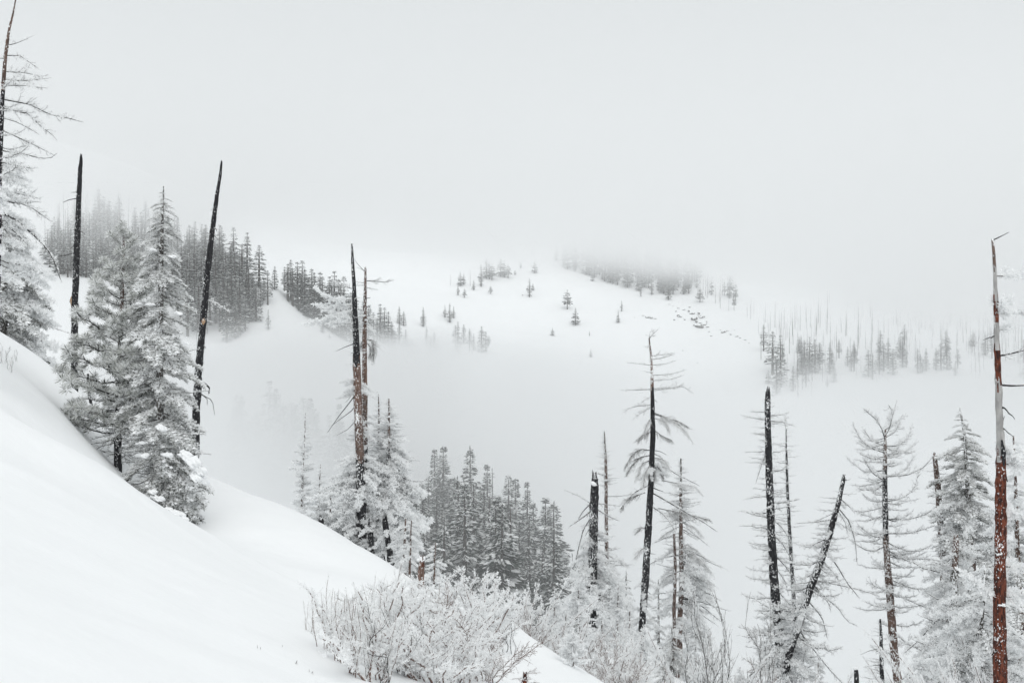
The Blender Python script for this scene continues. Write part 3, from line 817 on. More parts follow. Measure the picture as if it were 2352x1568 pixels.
def dress(mb, pts, r0, r1, st, scale=1.0, k=5, bark=0, rime=1, fine=2, twig_from=0.12):
    """limb along pts with twigs, side twigs and rime feathers"""
    q = STY[st] if isinstance(st, str) else st
    P_, L = resample(pts, max(6, int(len(pts) * 2)))
    n = len(P_)
    rad = np.linspace(r0, r1, n)
    mb.tube(P_, rad, k, bark, True, 0.12)
    T = unit(np.gradient(P_, axis=0))
    segA, segB, segR = [], [], []
    nt = int(q['tw'] * L * rng.uniform(.85, 1.15))
    if nt:
        s = np.sort(rng.uniform(twig_from, 1.0, nt)); s[-1] = 1.0
        idx = s * (n - 1); i0 = np.minimum(idx.astype(int), n - 2); f = (idx - i0)[:, None]
        o = P_[i0] * (1 - f) + P_[i0 + 1] * f; t = T[i0]
        side = np.where(np.arange(nt) % 2, 1.0, -1.0)[:, None]
        h = unit(np.cross(t, np.array([0, 0, 1.0])) + 1e-6)
        upv = np.cross(h, t)
        roll = rng.normal(0, .55, nt)[:, None]
        lat = side * h * np.cos(roll) + upv * np.sin(roll)
        ang = (q['ta'] * rng.uniform(.6, 1.25, nt) * np.where(s > .96, .35, 1))[:, None]
        d = unit(t * np.cos(ang) + lat * np.sin(ang) + np.array([0, 0, 1.0]) * q['dr'])
        tl = (q['tl'] * scale * (1.08 - .6 * s) * rng.uniform(.45, 1.2, nt))[:, None]
        mid = o + d * tl * .5
        d2 = unit(d + rng.normal(0, .22, (nt, 3)) + np.array([0, 0, 1.0]) * q['dr'] * .8)
        end = mid + d2 * tl * .5
        segA += [o, mid]; segB += [mid, end]
        tr = np.full(nt, q['tr'] * scale)
        segR += [tr * 1.2, tr * .8]
        for _ in range(q['sub']):
            g = rng.uniform(.25, .95, nt)[:, None]
            so = np.where(g < .5, o + (mid - o) * g * 2, mid + (end - mid) * (g - .5) * 2)
            sdir = unit(d2 + rng.normal(0, .6, (nt, 3)))
            segA.append(so); segB.append(so + sdir * tl * rng.uniform(.2, .55, nt)[:, None]); segR.append(tr * .65)
        A, B, Rr = np.concatenate(segA), np.concatenate(segB), np.concatenate(segR)
        mb.prisms(A, B, Rr, Rr * .6, fine, 3)
        ln = np.linalg.norm(B - A, axis=1)
        m = int(q['rm'] * ln.sum())
        if m:
            j = rng.choice(len(A), m, p=ln / ln.sum()); g = rng.uniform(0, 1, m)[:, None]
            p = A[j] * (1 - g) + B[j] * g
            dd = unit(rng.normal(0, 1, (m, 3)) + unit(B - A)[j] * .9 + np.array([0, 0, q['up']]))
            mb.blades(p, dd, q['rl'] * scale * rng.uniform(.5, 1.3, m), q['rw'] * scale * rng.uniform(.6, 1.3, m), rime)
    m = int(q['lr'] * L)
    if m:
        g = rng.uniform(.03, 1, m); idx = g * (n - 1); i0 = np.minimum(idx.astype(int), n - 2); f = (idx - i0)[:, None]
        rr = (r0 + (r1 - r0) * g)[:, None]
        out = unit(rng.normal(0, 1, (m, 3)) + np.array([0, 0, q['up'] * 2.0]))
        p = P_[i0] * (1 - f) + P_[i0 + 1] * f + out * rr * .8
        mb.blades(p, out + T[i0] * .4, q['rl'] * scale * rng.uniform(.5, 1.2, m), q['rw'] * scale * 1.25 * rng.uniform(.7, 1.3, m), rime)

def limb(L, pitch, curve, n=8, amp=.02, side=.1):
    """unit limb along +X: leaves at a pitch, curve bends it up (+) or down (-)"""
    s = np.linspace(0, 1, n)
    y = np.cumsum(rng.normal(0, side / n, n)) * L; y -= y[0]
    z = L * (math.tan(pitch) * s + curve * s * s)
    return wobble(np.c_[L * s, y, z], amp * L)

LIB = {}
def lib(key, nvar, L, pitch, curve, st, r0, r1, mats, scale=1.0, amp=.018, side=.25):
    out = []
    for _ in range(nvar):
        mb = MB(); dress(mb, limb(L * rng.uniform(.9, 1.1), pitch + rng.uniform(-.12, .12), curve * rng.uniform(.6, 1.3), 8, amp, side), r0, r1, st, scale)
        out.append(mb.mesh('branch', mats))
    LIB[key] = (L, out)

tw = [M['twig_dark'], M['rime'], M['twig']]
twp = [M['twig'], M['rime'], M['rime']]
lib('bare', 5, .5, -.1, -.1, 'bare', .016, .006, tw)
lib('fine', 6, 1.0, .0, .10, 'fine', .014, .005, tw)
lib('fine_droop', 5, 1.2, -.35, -.15, 'fine', .018, .006, tw)
lib('brush', 6, 1.4, -.2, -.35, 'brush', .022, .006, [M['twig_dark'], M['rime'], M['rime_grey']])
lib('larch', 7, 2.4, -.38, .55, 'larch', .030, .007, tw)
lib('larch_small', 6, 1.2, -.25, .5, 'larch', .018, .006, tw)
lib('rimed', 7, 1.6, -.15, -.12, 'rimed', .022, .008, twp)
lib('rimed_up', 6, 1.2, .15, .15, 'rimed', .016, .007, twp)
lib('rimed_s', 6, .55, .1, .1, 'rimed_small', .010, .005, [M['twig'], M['rime'], M['rime']])
lib('heavy', 6, 2.0, -.1, .05, 'heavy', .035, .012, twp)
lib('skirt', 6, 1.4, -.12, .12, 'fine', .016, .005, tw)

def fir_branch(L, snow, droop, density=1.0):
    """frosted fir bough: flat drooping spray with needle blades, snow riding on top"""
    mb = MB(); n = 9; s = np.linspace(0, 1, n)
    p = wobble(np.c_[L * s, np.cumsum(rng.normal(0, .03, n)) * L, L * (-.05 * s - droop * s * s)], .012 * L)
    mb.tube(p, np.linspace(.022, .006, n), 4, 0)
    A, B = [], []
    ns = int(15 * L * density) + 6
    for i in range(ns):
        u = .14 + .86 * i / (ns - 1)
        o = np.array([np.interp(u, s, p[:, c]) for c in range(3)])
        for sd in (-1, 1):
            l = L * .42 * (1.08 - u) ** .7 * rng.uniform(.55, 1.15) + .07
            a = rng.uniform(.5, 1.0)
            d = np.array([math.cos(a), sd * math.sin(a), rng.uniform(-.45, .12)])
            A.append(o); B.append(o + d * l)
    A.append(p[-2]); B.append(p[-1] + (p[-1] - p[-2]) * .6)
    A, B = np.array(A), np.array(B)
    mb.prisms(A, B, .007, .004, 0, 3)
    ln = np.linalg.norm(B - A, axis=1)
    m = int(ln.sum() * 62)
    j = rng.choice(len(A), m, p=ln / ln.sum()); g = rng.uniform(0, 1, m)[:, None]
    q = A[j] * (1 - g) + B[j] * g
    d = unit(unit(B - A)[j] * .8 + rng.normal(0, .6, (m, 3)))
    kind = rng.choice(3, m, p=[.25 - .18 * snow, .33 - .12 * snow, .42 + .30 * snow])
    d[kind == 2] += np.array([0, 0, .45]); d[kind == 0] -= np.array([0, 0, .35])
    for kk, mm in ((0, 1), (1, 2), (2, 3)):
        w_ = kind == kk
        mb.blades(q[w_] + np.array([0, 0, (-.01, 0, .02)[kk]]), d[w_], rng.uniform(.05, .10, w_.sum()) * (1.15 if kk == 2 else 1), rng.uniform(.016, .03, w_.sum()) * (1.7 if kk == 2 else 1), mm)
    npad = int(10 + 26 * snow)
    j = rng.choice(len(A), npad); g = rng.uniform(.2, .9, npad)[:, None]
    c_ = A[j] * (1 - g) + B[j] * g + [0, 0, .03]
    dd = unit((B - A)[j]) * [1, 1, .5]
    L_ = rng.uniform(.10, .2, npad); sd_ = unit(np.cross(dd, [0, 0, 1.0])) * (L_ * rng.uniform(.25, .42, npad))[:, None]
    dd = dd * L_[:, None]
    V = np.stack([c_ - dd * .5, c_ + sd_ - [0, 0, .03], c_ + dd * .5, c_ - sd_ - [0, 0, .03], c_ + [0, 0, .035]], 1).reshape(-1, 3)
    b0 = (np.arange(npad) * 5)[:, None]
    mb.add(V, np.concatenate([b0 + q_ for q_ in ([0, 1, 4], [1, 2, 4], [2, 3, 4], [3, 0, 4])]), 4)
    return mb.mesh('branch', [M['twig'], M['needle'], M['needle_pale'], M['rime'], M['snow_lump']], False)
LIB['fir'] = (1.5, [fir_branch(1.5, .68, rng.uniform(.15, .4)) for _ in range(8)])
LIB['fir_snowy'] = (1.5, [fir_branch(1.5, .95, rng.uniform(.15, .45)) for _ in range(6)])
LIB['fir_green'] = (1.5, [fir_branch(1.5, .35, rng.uniform(.1, .35)) for _ in range(6)])

def tuft_mesh():
    mb = MB(); n = 120
    d = unit(rng.normal(0, 1, (n, 3)) + np.array([.35, 0, .25]))
    d[:, 2] = np.where(d[:, 2] < -.55, -d[:, 2], d[:, 2])
    mb.blades(d * .02, d, rng.uniform(.14, .21, n), rng.uniform(.010, .018, n), 0)
    mb.m[-1] = rng.choice(3, n, p=[.14, .33, .53])
    t = unit(rng.normal(0, 1, (26, 3)) + np.array([0, 0, 1.1]))
    mb.blades(t * .05, t, rng.uniform(.09, .14, 26), rng.uniform(.02, .035, 26), 2)
    return mb.mesh('needle_tuft', [M['needle'], M['needle_pale'], M['rime']], False)
TUFT = [tuft_mesh() for _ in range(6)]
def pine_limb(L):
    mb = MB(); n = 8; s = np.linspace(0, 1, n)
    p = wobble(np.c_[L * s, np.cumsum(rng.normal(0, .04, n)) * L, L * (-.1 * s + .22 * s * s)], .012 * L)
    mb.tube(p, np.linspace(.026, .010, n), 5, 0)
    mb.blades(p[1:] .repeat(14, 0) + rng.normal(0, .05, ((n - 1) * 14, 3)) * [1, .4, .2] + [0, 0, .02], rng.normal(0, 1, ((n - 1) * 14, 3)) + [0, 0, .8], .05, .03, 1)
    tips = [p[-1]]
    for i in range(6):
        u = .3 + .62 * i / 5
        o = np.array([np.interp(u, s, p[:, c]) for c in range(3)])
        a = (1 if i % 2 else -1) * rng.uniform(.5, 1.0); l = L * .32 * (1.25 - u) + .1
        e = o + np.array([math.cos(a) * l, math.sin(a) * l, l * rng.uniform(0, .45)])
        m_ = (o + e) / 2 - np.array([0, 0, .03])
        mb.tube([o, m_, e], [.012, .009, .007], 4, 0); tips.insert(1, e)
    q = p[rng.integers(2, n, 7)] + rng.normal(0, .12, (7, 3)) * [1, 1, .5]          # needle clusters along the limb itself
    for c_ in q:
        d = unit(rng.normal(0, 1, (60, 3)) + [.3, 0, .3]); kk = rng.choice(3, 60, p=[.2, .4, .4])
        for j_ in range(3): mb.blades(c_ + d[kk == j_] * .02, d[kk == j_], rng.uniform(.12, .2, (kk == j_).sum()), rng.uniform(.012, .02, (kk == j_).sum()), (2, 3, 1)[j_])
    return mb.mesh('branch', [M['twig_dark'], M['rime'], M['needle'], M['needle_pale']], False), tips
PINE = [pine_limb(1.3) for _ in range(6)]

# ------------------------------------------------------------------ trunks
def ground(x, y): return float(near_h(np.array([float(x)]), np.array([float(y)]))[0])

class Tree:
    """a near tree: an Empty at its foot, a trunk traced from the picture, branches as parts"""
    def __init__(self, name, label, cat, Y, pts, mats, group=None, sides=11, broken=False, lean=0.0, jitter=.07, rime=0, to_ground=True):
        self.Y = Y
        w = np.array([P(px, py, Y) for px, py, _ in pts]); r = np.array([p[2] for p in pts]) / 2 / F * Y
        if to_ground:
            b, prev = w[-1], w[-2]
            gz = ground(b[0], b[1])
            if b[2] > gz - .2:
                k = (gz - .4 - b[2]) / min(b[2] - prev[2], -1e-3)
                w = np.r_[w, [b + (b - prev) * k]]; r = np.r_[r, r[-1] * 1.12]
        self.w, self.r = w, r
        base = w[-1].copy()
        if not to_ground: pass
        base[2] = max(base[2], ground(base[0], base[1]))
        self.base = base
        self.root = empty(name, base, label, cat, group)
        H = abs(w[0][2] - w[-1][2])
        n = int(min(max(H / .18, 10), 110))
        z = np.linspace(w[0][2], w[-1][2], n)
        o = np.argsort(w[:, 2])
        c = np.c_[np.interp(z, w[o, 2], w[o, 0]), np.interp(z, w[o, 2], w[o, 1]), z]
        c[:, 1] += lean * (z - z[-1])
        wig = np.cumsum(rng.normal(0, .006, (n, 2)), 0); wig -= np.linspace(0, 1, n)[:, None] * wig[-1]
        c[:, :2] += wig * 0.6
        self.c, self.rr = c, np.interp(z, w[o, 2], r[o])
        zpx = 784 - z * F / Y
        mids = (zpx[:-1] + zpx[1:]) / 2
        names = [m for m, _ in mats]; uniq = list(dict.fromkeys(names))
        mi = np.zeros((n, sides), int)
        yy = np.r_[mids, zpx[-1]][:, None] + np.cumsum(rng.normal(0, 9, sides))[None] * .8 + rng.normal(0, 7, (n, sides))   # ragged borders between charred, barked and bare wood
        for m, y0 in mats: mi[yy >= y0] = uniq.index(m)
        mb = MB()
        loc = c - base
        mb.tube(loc[::-1], self.rr[::-1] * (1 + rng.uniform(-.05, .05, n)), sides, mi[::-1], True, jitter)
        if broken:
            for _ in range(9):
                a = rng.uniform(0, 6.28); q = loc[0] + np.array([math.cos(a), math.sin(a), 0]) * self.rr[0] * .6
                hh = self.rr[0] * rng.uniform(.8, 2.8)
                mb.tube([q - [0, 0, .1], q + [0, 0, hh * .5], q + [rng.normal(0, .02), 0, hh]], [self.rr[0] * .35, self.rr[0] * .25, .004], 5, int(mi[0, 0]))
        self.trunk = put('trunk', mb.mesh('trunk', [M[u] for u in uniq]), self.root)
        if rime: self.rime(rime)
    def at_px(self, py):
        z = (784 - py) * self.Y / F
        return np.array([np.interp(z, self.c[::-1, 2], self.c[::-1, 0]), np.interp(z, self.c[::-1, 2], self.c[::-1, 1]), z])
    def rad(self, py):
        return float(np.interp((784 - py) * self.Y / F, self.c[::-1, 2], self.rr[::-1]))
    def rime(self, per_m, y0=None, y1=None, rl=.09, rw=.035):
        """rime feathers stuck to the trunk"""
        z0 = (784 - y1) * self.Y / F if y1 else self.c[-1, 2]; z1 = (784 - y0) * self.Y / F if y0 else self.c[0, 2]
        n = int(per_m * (z1 - z0))
        if n < 1: return
        z = rng.uniform(z0, z1, n)
        z = z[vnoise(z * 1.7 + self.base[0], z * 0 + self.base[1]) > -.25]; n = len(z)
        a = rng.uniform(0, 6.28, n)
        cx = np.interp(z, self.c[::-1, 2], self.c[::-1, 0]); cyy = np.interp(z, self.c[::-1, 2], self.c[::-1, 1]); rr = np.interp(z, self.c[::-1, 2], self.rr[::-1])
        out = np.c_[np.cos(a), np.sin(a), np.zeros(n)]
        p = np.c_[cx, cyy, z] + out * rr[:, None] * .95 - self.base
        mb = MB(); mb.blades(p, out + rng.normal(0, .4, (n, 3)) + [0, 0, .5], rng.uniform(.4, 1.2, n) * rl, rng.uniform(.6, 1.3, n) * rw, 0)
        o = put('rime', mb.mesh('rime', [M['rime']], False), self.root); o['kind'] = 'stuff'
    def branch(self, pts, r, st, mats=None, scale=1.0, dy=None, label=None, name='branch', tip=.35, frm=.12):
        """one branch traced from the picture; it runs toward or away from the camera too"""
        k = rng.uniform(-.45, .45) if dy is None else dy
        q = [np.array(P(px, py, self.Y)) for px, py in pts]
        a0 = self.at_px(pts[0][1]); q[0] = a0 + (q[0] - a0) * .3
        d = 0
        for i in range(1, len(q)):
            d += np.linalg.norm(q[i] - q[i - 1]); q[i] = q[i] + np.array([0, k * d, 0])
        mb = MB(); dress(mb, wobble(np.array(q), .012) - self.base, r, r * tip, st, scale, twig_from=frm)
        o = put(name, mb.mesh(name, mats or tw), self.root)
        if label: o['label'] = label
        return o
    def grow(self, key, n, y0, y1, half, var=(.6, 1.1), pitch=0.0, flat=.0, side=0, even=True, thin=1.0):
        """n library branches between two picture heights; half = [(py, half width px)]"""
        L0, ms = LIB[key]
        hy, hw = [a for a, _ in half], [b for _, b in half]
        a = rng.uniform(0, 6.28)
        for i in range(n):
            py = y0 + (y1 - y0) * ((i + rng.uniform(0, 1)) / n if even else rng.uniform(0, 1))
            o = self.at_px(py)
            L = np.interp(py, hy, hw) / F * self.Y * rng.uniform(*var)
            a += 2.4 + rng.uniform(-.5, .5)
            az_ = a
            if rng.random() < flat: az_ = (0 if rng.random() < .5 + side * .5 else math.pi) + rng.uniform(-.5, .5)
            elif side and math.cos(az_) * side < 0 and rng.random() < abs(side): az_ = math.pi - az_
            s = L / L0
            put('branch', ms[int(rng.integers(len(ms)))], self.root, tuple(o - self.base), (rng.uniform(-.25, .25), -(pitch + rng.uniform(-.12, .12)), az_), (s, s * thin, s * thin * rng.uniform(.85, 1.15)))
    def stubs(self, n, y0, y1, L=(.12, .35), key='bare'):
        self.grow(key, n, y0, y1, [(y0, 10), (y1, 10)], (L[0] * F / self.Y / 10, L[1] * F / self.Y / 10), 0, .6, thin=2.6)

# ---- left side
t = Tree('bare_conifer', 'tall bare rimed tree cut by the left edge of the picture, reaching the top', 'dead tree', 30,
         [(40,-18,2),(30,30,4),(20,70,6),(11,140,8),(5,220,9),(1,320,10),(-6,600,13),(-14,900,16)], [('brown_snowy', -99), ('char_snowy', 215)], rime=60)
for pts, r, st in [([(15,105),(40,100),(63,91)],.012,'fine'),([(14,128),(45,128),(60,138),(78,151)],.014,'fine'),([(10,165),(50,165),(92,172)],.013,'larch'),([(6,198),(55,200),(100,206)],.013,'larch'),
                   ([(4,228),(66,239),(110,262),(150,268),(175,273)],.020,'larch'),([(4,248),(60,259),(85,285),(112,306)],.019,'larch'),([(3,270),(40,281),(80,303)],.012,'fine'),([(2,298),(55,322),(106,349)],.016,'fine'),
                   ([(0,346),(50,352),(95,364),(126,361),(128,353)],.018,'fine'),([(0,372),(40,382),(79,391)],.015,'larch'),([(0,440),(45,445),(86,455)],.014,'larch'),([(-2,460),(60,470),(110,505)],.016,'larch'),
                   ([(-5,484),(35,505),(80,548),(112,585),(130,640)],.030,'fine'),([(-5,512),(30,530),(60,560)],.022,'larch'),([(2,135),(-30,130)],.01,'fine'),([(7,182),(45,186),(95,178)],.010,'larch')]:
    t.branch(pts, r, st, dy=rng.uniform(-.25, .25))
t.grow('larch_small', 12, 170, 470, [(170, 60), (470, 90)], (.5, 1.0), .05, .6, .3)
t.grow('rimed', 26, 380, 640, [(380, 70), (640, 110)], (.6, 1.1), -.1, .5, .6)

t = Tree('frosted_conifer', 'dense frosted green conifer at the left edge below the bare tree', 'tree', 45,
         [(-4,430,5),(6,560,11),(10,660,15),(8,760,18),(6,800,18)], [('grey_bark', -99)], rime=40)
t.grow('fir', 30, 520, 800, [(520, 60), (600, 85), (700, 100), (800, 120)], (.6, 1.05), -.15, .45, .6)
t.grow('fir_snowy', 40, 480, 812, [(480, 50), (560, 80), (650, 95), (750, 115), (812, 120)], (.6, 1.1), -.25, .4, .6)
t.grow('rimed', 22, 470, 815, [(470, 60), (560, 85), (815, 125)], (.6, 1.1), -.15, .5, .6)
for pts in ([(8,700),(60,735),(110,752),(150,768)], [(2,770),(30,795),(48,806)], [(6,690),(20,700),(40,706)]):
    t.branch(pts, .022, 'fine', [M['brown'], M['rime'], M['twig']])

t = Tree('burnt_snag', 'left one of the two tall black poles flanking the snowy pine', 'dead tree', 48,
         [(186,360,6),(184,385,9),(181,450,11),(176,560,14),(171,700,15),(170,855,16)], [('char', -99)], rime=40, broken=True)
for pts, r in [([(181,441),(163,441)],.022),([(179,455),(160,458),(143,464)],.028),([(175,581),(140,586),(115,590)],.024),([(175,490),(171,492)],.02),([(170,845),(185,852),(192,858)],.04)]:
    t.branch(pts, r, 'bare', dy=.1)
mb = MB(); o_ = t.at_px(690) - t.base
mb.tube([o_ + [-t.rad(690) * .8, -.03, -.35], o_ + [-t.rad(690) * .95, -.06, 0], o_ + [-t.rad(690) * .7, -.03, .3]], [.03, .07, .02], 6, 0)
put('broken_wood', mb.mesh('broken_wood', [M['orange_wood']]), t.root)
t.stubs(14, 420, 820)
t = Tree('burnt_stump', 'thin low black stem between the left black pole and the snowy pine', 'stump', 45, [(202,858,5),(203,885,8),(207,915,7)], [('char_snowy', -99)], rime=40)

t = Tree('burnt_snag', 'tall black pole leaning right behind the big snowy fir', 'dead tree', 44,
         [(509,374,4.5),(507,395,6.5),(497,455,9),(487,540,12),(477,620,14),(466,740,15),(455,860,17),(450,950,18),(447,1050,18)], [('char_snowy', -99), ('char', 520), ('char_snowy', 860)], rime=40, broken=True)
t.branch([(470,690),(492,696),(516,711)], .025, 'larch', dy=.1)
t.branch([(455,880),(470,879),(480,890),(480,903)], .045, 'bare', dy=.0, tip=.8)
t.branch([(480,903),(476,915),(475,930)], .022, 'bare', dy=.0); t.branch([(480,905),(487,918),(492,950)], .022, 'bare', dy=.0)
t.stubs(22, 420, 1020)
mb = MB(); o_ = t.at_px(738) - t.base
mb.tube([o_ + [.03, -t.rad(738) * .75, -.16], o_ + [.06, -t.rad(738) * .9, 0], o_ + [.05, -t.rad(738) * .75, .15]], [.03, .09, .02], 6, 0)
put('broken_wood', mb.mesh('broken_wood', [M['orange_wood']]), t.root)

# ---- the two tall conifers in the hollow
pine = Tree('snowy_pine', 'full frosted pine with round needle tufts and dark trunk, left of the big fir', 'pine tree', 37,
            [(284,540,4),(281,640,7),(278,740,10),(274,840,13),(272,930,16),(271,1080,18)], [('brown_snowy', -99), ('char_snowy', 780)], rime=40)
hwp = [(520,14),(560,34),(600,48),(640,62),(700,88),(750,106),(800,112),(850,122),(880,138),(930,126),(985,136),(1010,100)]
a = 0.0
NB = 58
for i in range(NB):
    py = 522 + (1000 - 522) * ((i + .5) / NB) ** .85
    L = np.interp(py, [q for q, _ in hwp], [q for _, q in hwp]) / F * 37 * rng.uniform(.72, 1.0)
    a += 2.4 + rng.uniform(-.4, .4)
    me, tips = PINE[int(rng.integers(6))]
    s = L / 1.3
    u_ = (1000 - py) / 480
    rot = (rng.uniform(-.3, .3), -(.05 + .42 * max(u_, 0) + rng.uniform(-.12, .12)), a)
    o = pine.at_px(py) - pine.base
    br = put('branch', me, pine.root, tuple(o), rot, s)
    keep = tips[:5]
    for tp in keep:
        tu = put('needle_tuft', TUFT[int(rng.integers(6))], br, tuple(tp), (rng.uniform(-.3, .3), rng.uniform(-.3, .3), rng.uniform(0, 6.28)), rng.uniform(1.2, 1.6) / s * (1.0 if L > .7 else .8))
for s_, yy in ((1.0, 520), (.8, 535), (.9, 548)):
    p_ = pine.at_px(yy) - pine.base
    put('needle_tuft', TUFT[0], pine.root, tuple(p_ + rng.normal(0, .06, 3)), (0, 0, rng.uniform(0, 6)), s_)
pine.grow('fine', 26, 900, 1060, [(900, 95), (1060, 70)], (.6, 1.1), -.05, .5)
pine.grow('fine_droop', 12, 960, 1050, [(960, 80), (1050, 60)], (.6, 1.1), .1, .4)

fir = Tree('snowy_fir', 'big tall snow laden fir tree, tallest of the two full conifers on the slope', 'fir tree', 36,
           [(376,428,2),(373,500,6),(370,600,11),(367,760,15),(366,930,18),(368,1060,20),(374,1170,22)], [('grey_bark', -99)], rime=70)
hwf = [(430,4),(455,18),(480,34),(520,42),(560,50),(600,46),(650,70),(700,86),(760,94),(820,92),(880,108),(940,106),(1000,98),(1060,108),(1110,108),(1150,92),(1185,70)]
fir.grow('fir', 62, 432, 640, hwf, (.7, 1.1), -.1, .1)
fir.grow('fir', 40, 620, 990, hwf, (.4, 1.12), -.12, .15, .3)
fir.grow('fir_snowy', 36, 560, 1000, hwf, (.5, 1.1), -.15, .2, .25)
fir.grow('fine', 24, 800, 1060, hwf, (.5, 1.0), -.08, .5, -.2)
fir.grow('fir', 40, 960, 1172, hwf, (.65, 1.1), -.3, .35, .75)
fir.grow('fir_green', 26, 1040, 1172, hwf, (.65, 1.05), -.35, .4, .85)
fir.grow('fine', 20, 1000, 1150, hwf, (.5, .85), -.15, .5, -.8)

def lump_mesh(i):
    import bmesh
    bm = bmesh.new(); bmesh.ops.create_icosphere(bm, subdivisions=4, radius=1)
    for vv in bm.verts:
        c_ = vv.co
        kk = 1 + .42 * float(fbm(np.array([c_.x * 2.3 + i * 9 + c_.z]), np.array([c_.y * 2.3 + c_.z * 1.8]), 4)[0])
        vv.co *= kk
        vv.co.z *= .8 if vv.co.z > 0 else .4
    me = bpy.data.meshes.new('snow_clump'); bm.to_mesh(me); bm.free()
    me.materials.append(M['snow_lump'])
    for p_ in me.polygons: p_.use_smooth = True
    return me
LUMP = [lump_mesh(i) for i in range(6)]
def clump(tree, px, py, rpx, dy=-1.0, tilt=0.0, sq=1.0):
    x, y, z = P(px, py, tree.Y + dy)
    r = rpx / F * tree.Y
    put('snow_clump', LUMP[int(rng.integers(6))], tree.root, tuple(np.array([x, y, z]) - tree.base), (0, tilt, rng.uniform(-.5, .5)), (r, r * .8, r * sq))
for px, py, r, dy, tl, sq in [(425,1048,16,-1.3,.5,.9),(440,1062,18,-1.3,.6,.9),(455,1082,18,-1.2,.6,.9),(465,1104,15,-1.0,.7,.9),(448,1098,13,-1.4,.6,.8),(371,985,13,-1.3,.2,.9),(331,1048,10,-1.2,0,.9),(362,1146,14,-1.4,.3,.7),(350,1130,10,-1.4,.2,.7),
                              (405,1182,18,-1.3,.3,.7),(420,1192,14,-1.3,.4,.7),(388,1172,12,-1.4,.2,.7),(362,1180,9,-1.3,.1,.7),(384,1046,11,-1.5,.2,.7),(352,575,9,-.6,0,.6),(395,590,9,-.6,.2,.6),(345,700,10,-.9,0,.5),(410,720,10,-.9,.3,.5),(380,800,9,-1,0,.5),(430,790,9,-.8,.3,.5)]:
    clump(fir, px, py, r, dy, tl, sq)

# ---- centre group on the crest
t = Tree('burnt_snag', 'very tall thick twin stemmed snag at the crest, black above and brown in the middle', 'dead tree', 46,
         [(808,560,4),(809,600,7),(812,650,9),(816,740,13),(819,830,17),(824,960,19),(828,1080,20),(832,1265,23)], [('char_snowy', -99), ('char', 620), ('brown', 834), ('brown_snowy', 955), ('char_snowy', 1060), ('char', 1180)], rime=40)
for pts, r, st in [([(812,686),(785,690),(752,683),(730,666)],.022,'rimed'),([(812,701),(775,704),(745,707),(722,699)],.024,'rimed'),([(813,712),(780,722),(745,714)],.016,'rimed'),([(814,744),(775,744),(740,741),(708,745)],.016,'rimed'),([(814,735),(790,730),(752,730)],.016,'rimed'),
                   ([(812,664),(795,660),(770,648)],.014,'larch'),([(815,788),(795,796),(773,805)],.022,'bare'),([(816,808),(805,812)],.02,'bare'),
                   ([(820,900),(800,930),(780,955),(758,990)],.026,'bare'),([(820,925),(805,945),(785,960),(760,978)],.022,'bare'),([(821,960),(800,985),(775,998)],.018,'bare'),([(821,890),(800,918),(795,925)],.018,'bare'),([(826,1060),(805,1085),(788,1112)],.024,'fine'),([(826,1090),(800,1100),(770,1120)],.02,'larch')]:
    t.branch(pts, r, st, twp if st == 'rimed' else tw, dy=rng.uniform(-.3, .2))
t.grow('fine', 16, 650, 860, [(650, 22), (860, 30)], (.5, 1.1), 0, .5)
t.grow('rimed', 10, 868, 905, [(868, 40), (905, 45)], (.6, 1.1), 0, .4)
t.grow('rimed', 40, 1040, 1240, [(1040, 60), (1120, 95), (1235, 80)], (.55, 1.1), -.1, .5, -.35)
t.grow('heavy', 12, 1080, 1220, [(1080, 60), (1220, 75)], (.6, 1.1), -.05, .5, -.4)
t = Tree('dead_conifer', 'slimmer brown dead trunk close behind the right side of the tall twin snag', 'dead tree', 47.2,
         [(839,618,5),(838,700,8),(837,800,11),(837,940,13),(838,1100,14),(852,1280,15)], [('brown_snowy', -99), ('brown', 780), ('brown_snowy', 930), ('char_snowy', 1050)], rime=60, broken=True)
for pts, r, st in [([(839,645),(862,646),(885,648),(899,645)],.022,'larch'),([(839,650),(815,648)],.012,'bare'),([(838,625),(822,606),(815,596)],.014,'bare'),([(838,622),(818,612)],.01,'bare'),([(839,660),(862,664)],.01,'fine'),([(838,655),(815,655)],.012,'bare'),([(838,686),(852,684)],.02,'bare'),
                   ([(838,781),(850,778),(858,795),(858,825)],.02,'brush'),([(838,786),(848,790),(850,815)],.016,'brush'),([(838,778),(830,785),(828,800)],.014,'brush')]:
    t.branch(pts, r, st, dy=rng.uniform(-.2, .2))
t.grow('fine', 14, 640, 830, [(640, 16), (830, 26)], (.5, 1.1), 0, .4)
t.grow('rimed', 12, 715, 750, [(715, 28), (750, 28)], (.5, 1.1), 0, .4)
t.grow('rimed', 16, 940, 1060, [(940, 25), (1060, 50)], (.6, 1.1), 0, .4)
t.grow('rimed', 40, 1050, 1250, [(1050, 70), (1150, 100), (1250, 95)], (.55, 1.1), -.12, .45, .2)
t.grow('heavy', 14, 1090, 1230, [(1090, 70), (1230, 85)], (.55, 1.1), -.1, .45, .2)
t = Tree('dead_conifer', 'thin brown stem squeezed between the tall twin snag and the slimmer trunk', 'dead tree', 46.6, [(822,760,4),(827,880,7),(831,1000,8),(838,1140,9),(846,1275,9)], [('brown', -99), ('brown_snowy', 950)], rime=50)
t.grow('rimed', 10, 960, 1200, [(960, 22), (1200, 60)], (.5, 1.1), 0, .4)
skirt = [(905,6),(950,24),(1000,50),(1060,76),(1120,98),(1180,90),(1260,64)]
t = Tree('frosted_larch', 'frosted thin tree with wide drooping skirt, right of the tall snag', 'tree', 48, [(893,915,3),(893,1000,6),(889,1080,9),(890,1200,13),(899,1310,16)], [('brown_snowy', -99), ('char_snowy', 1030)], rime=60)
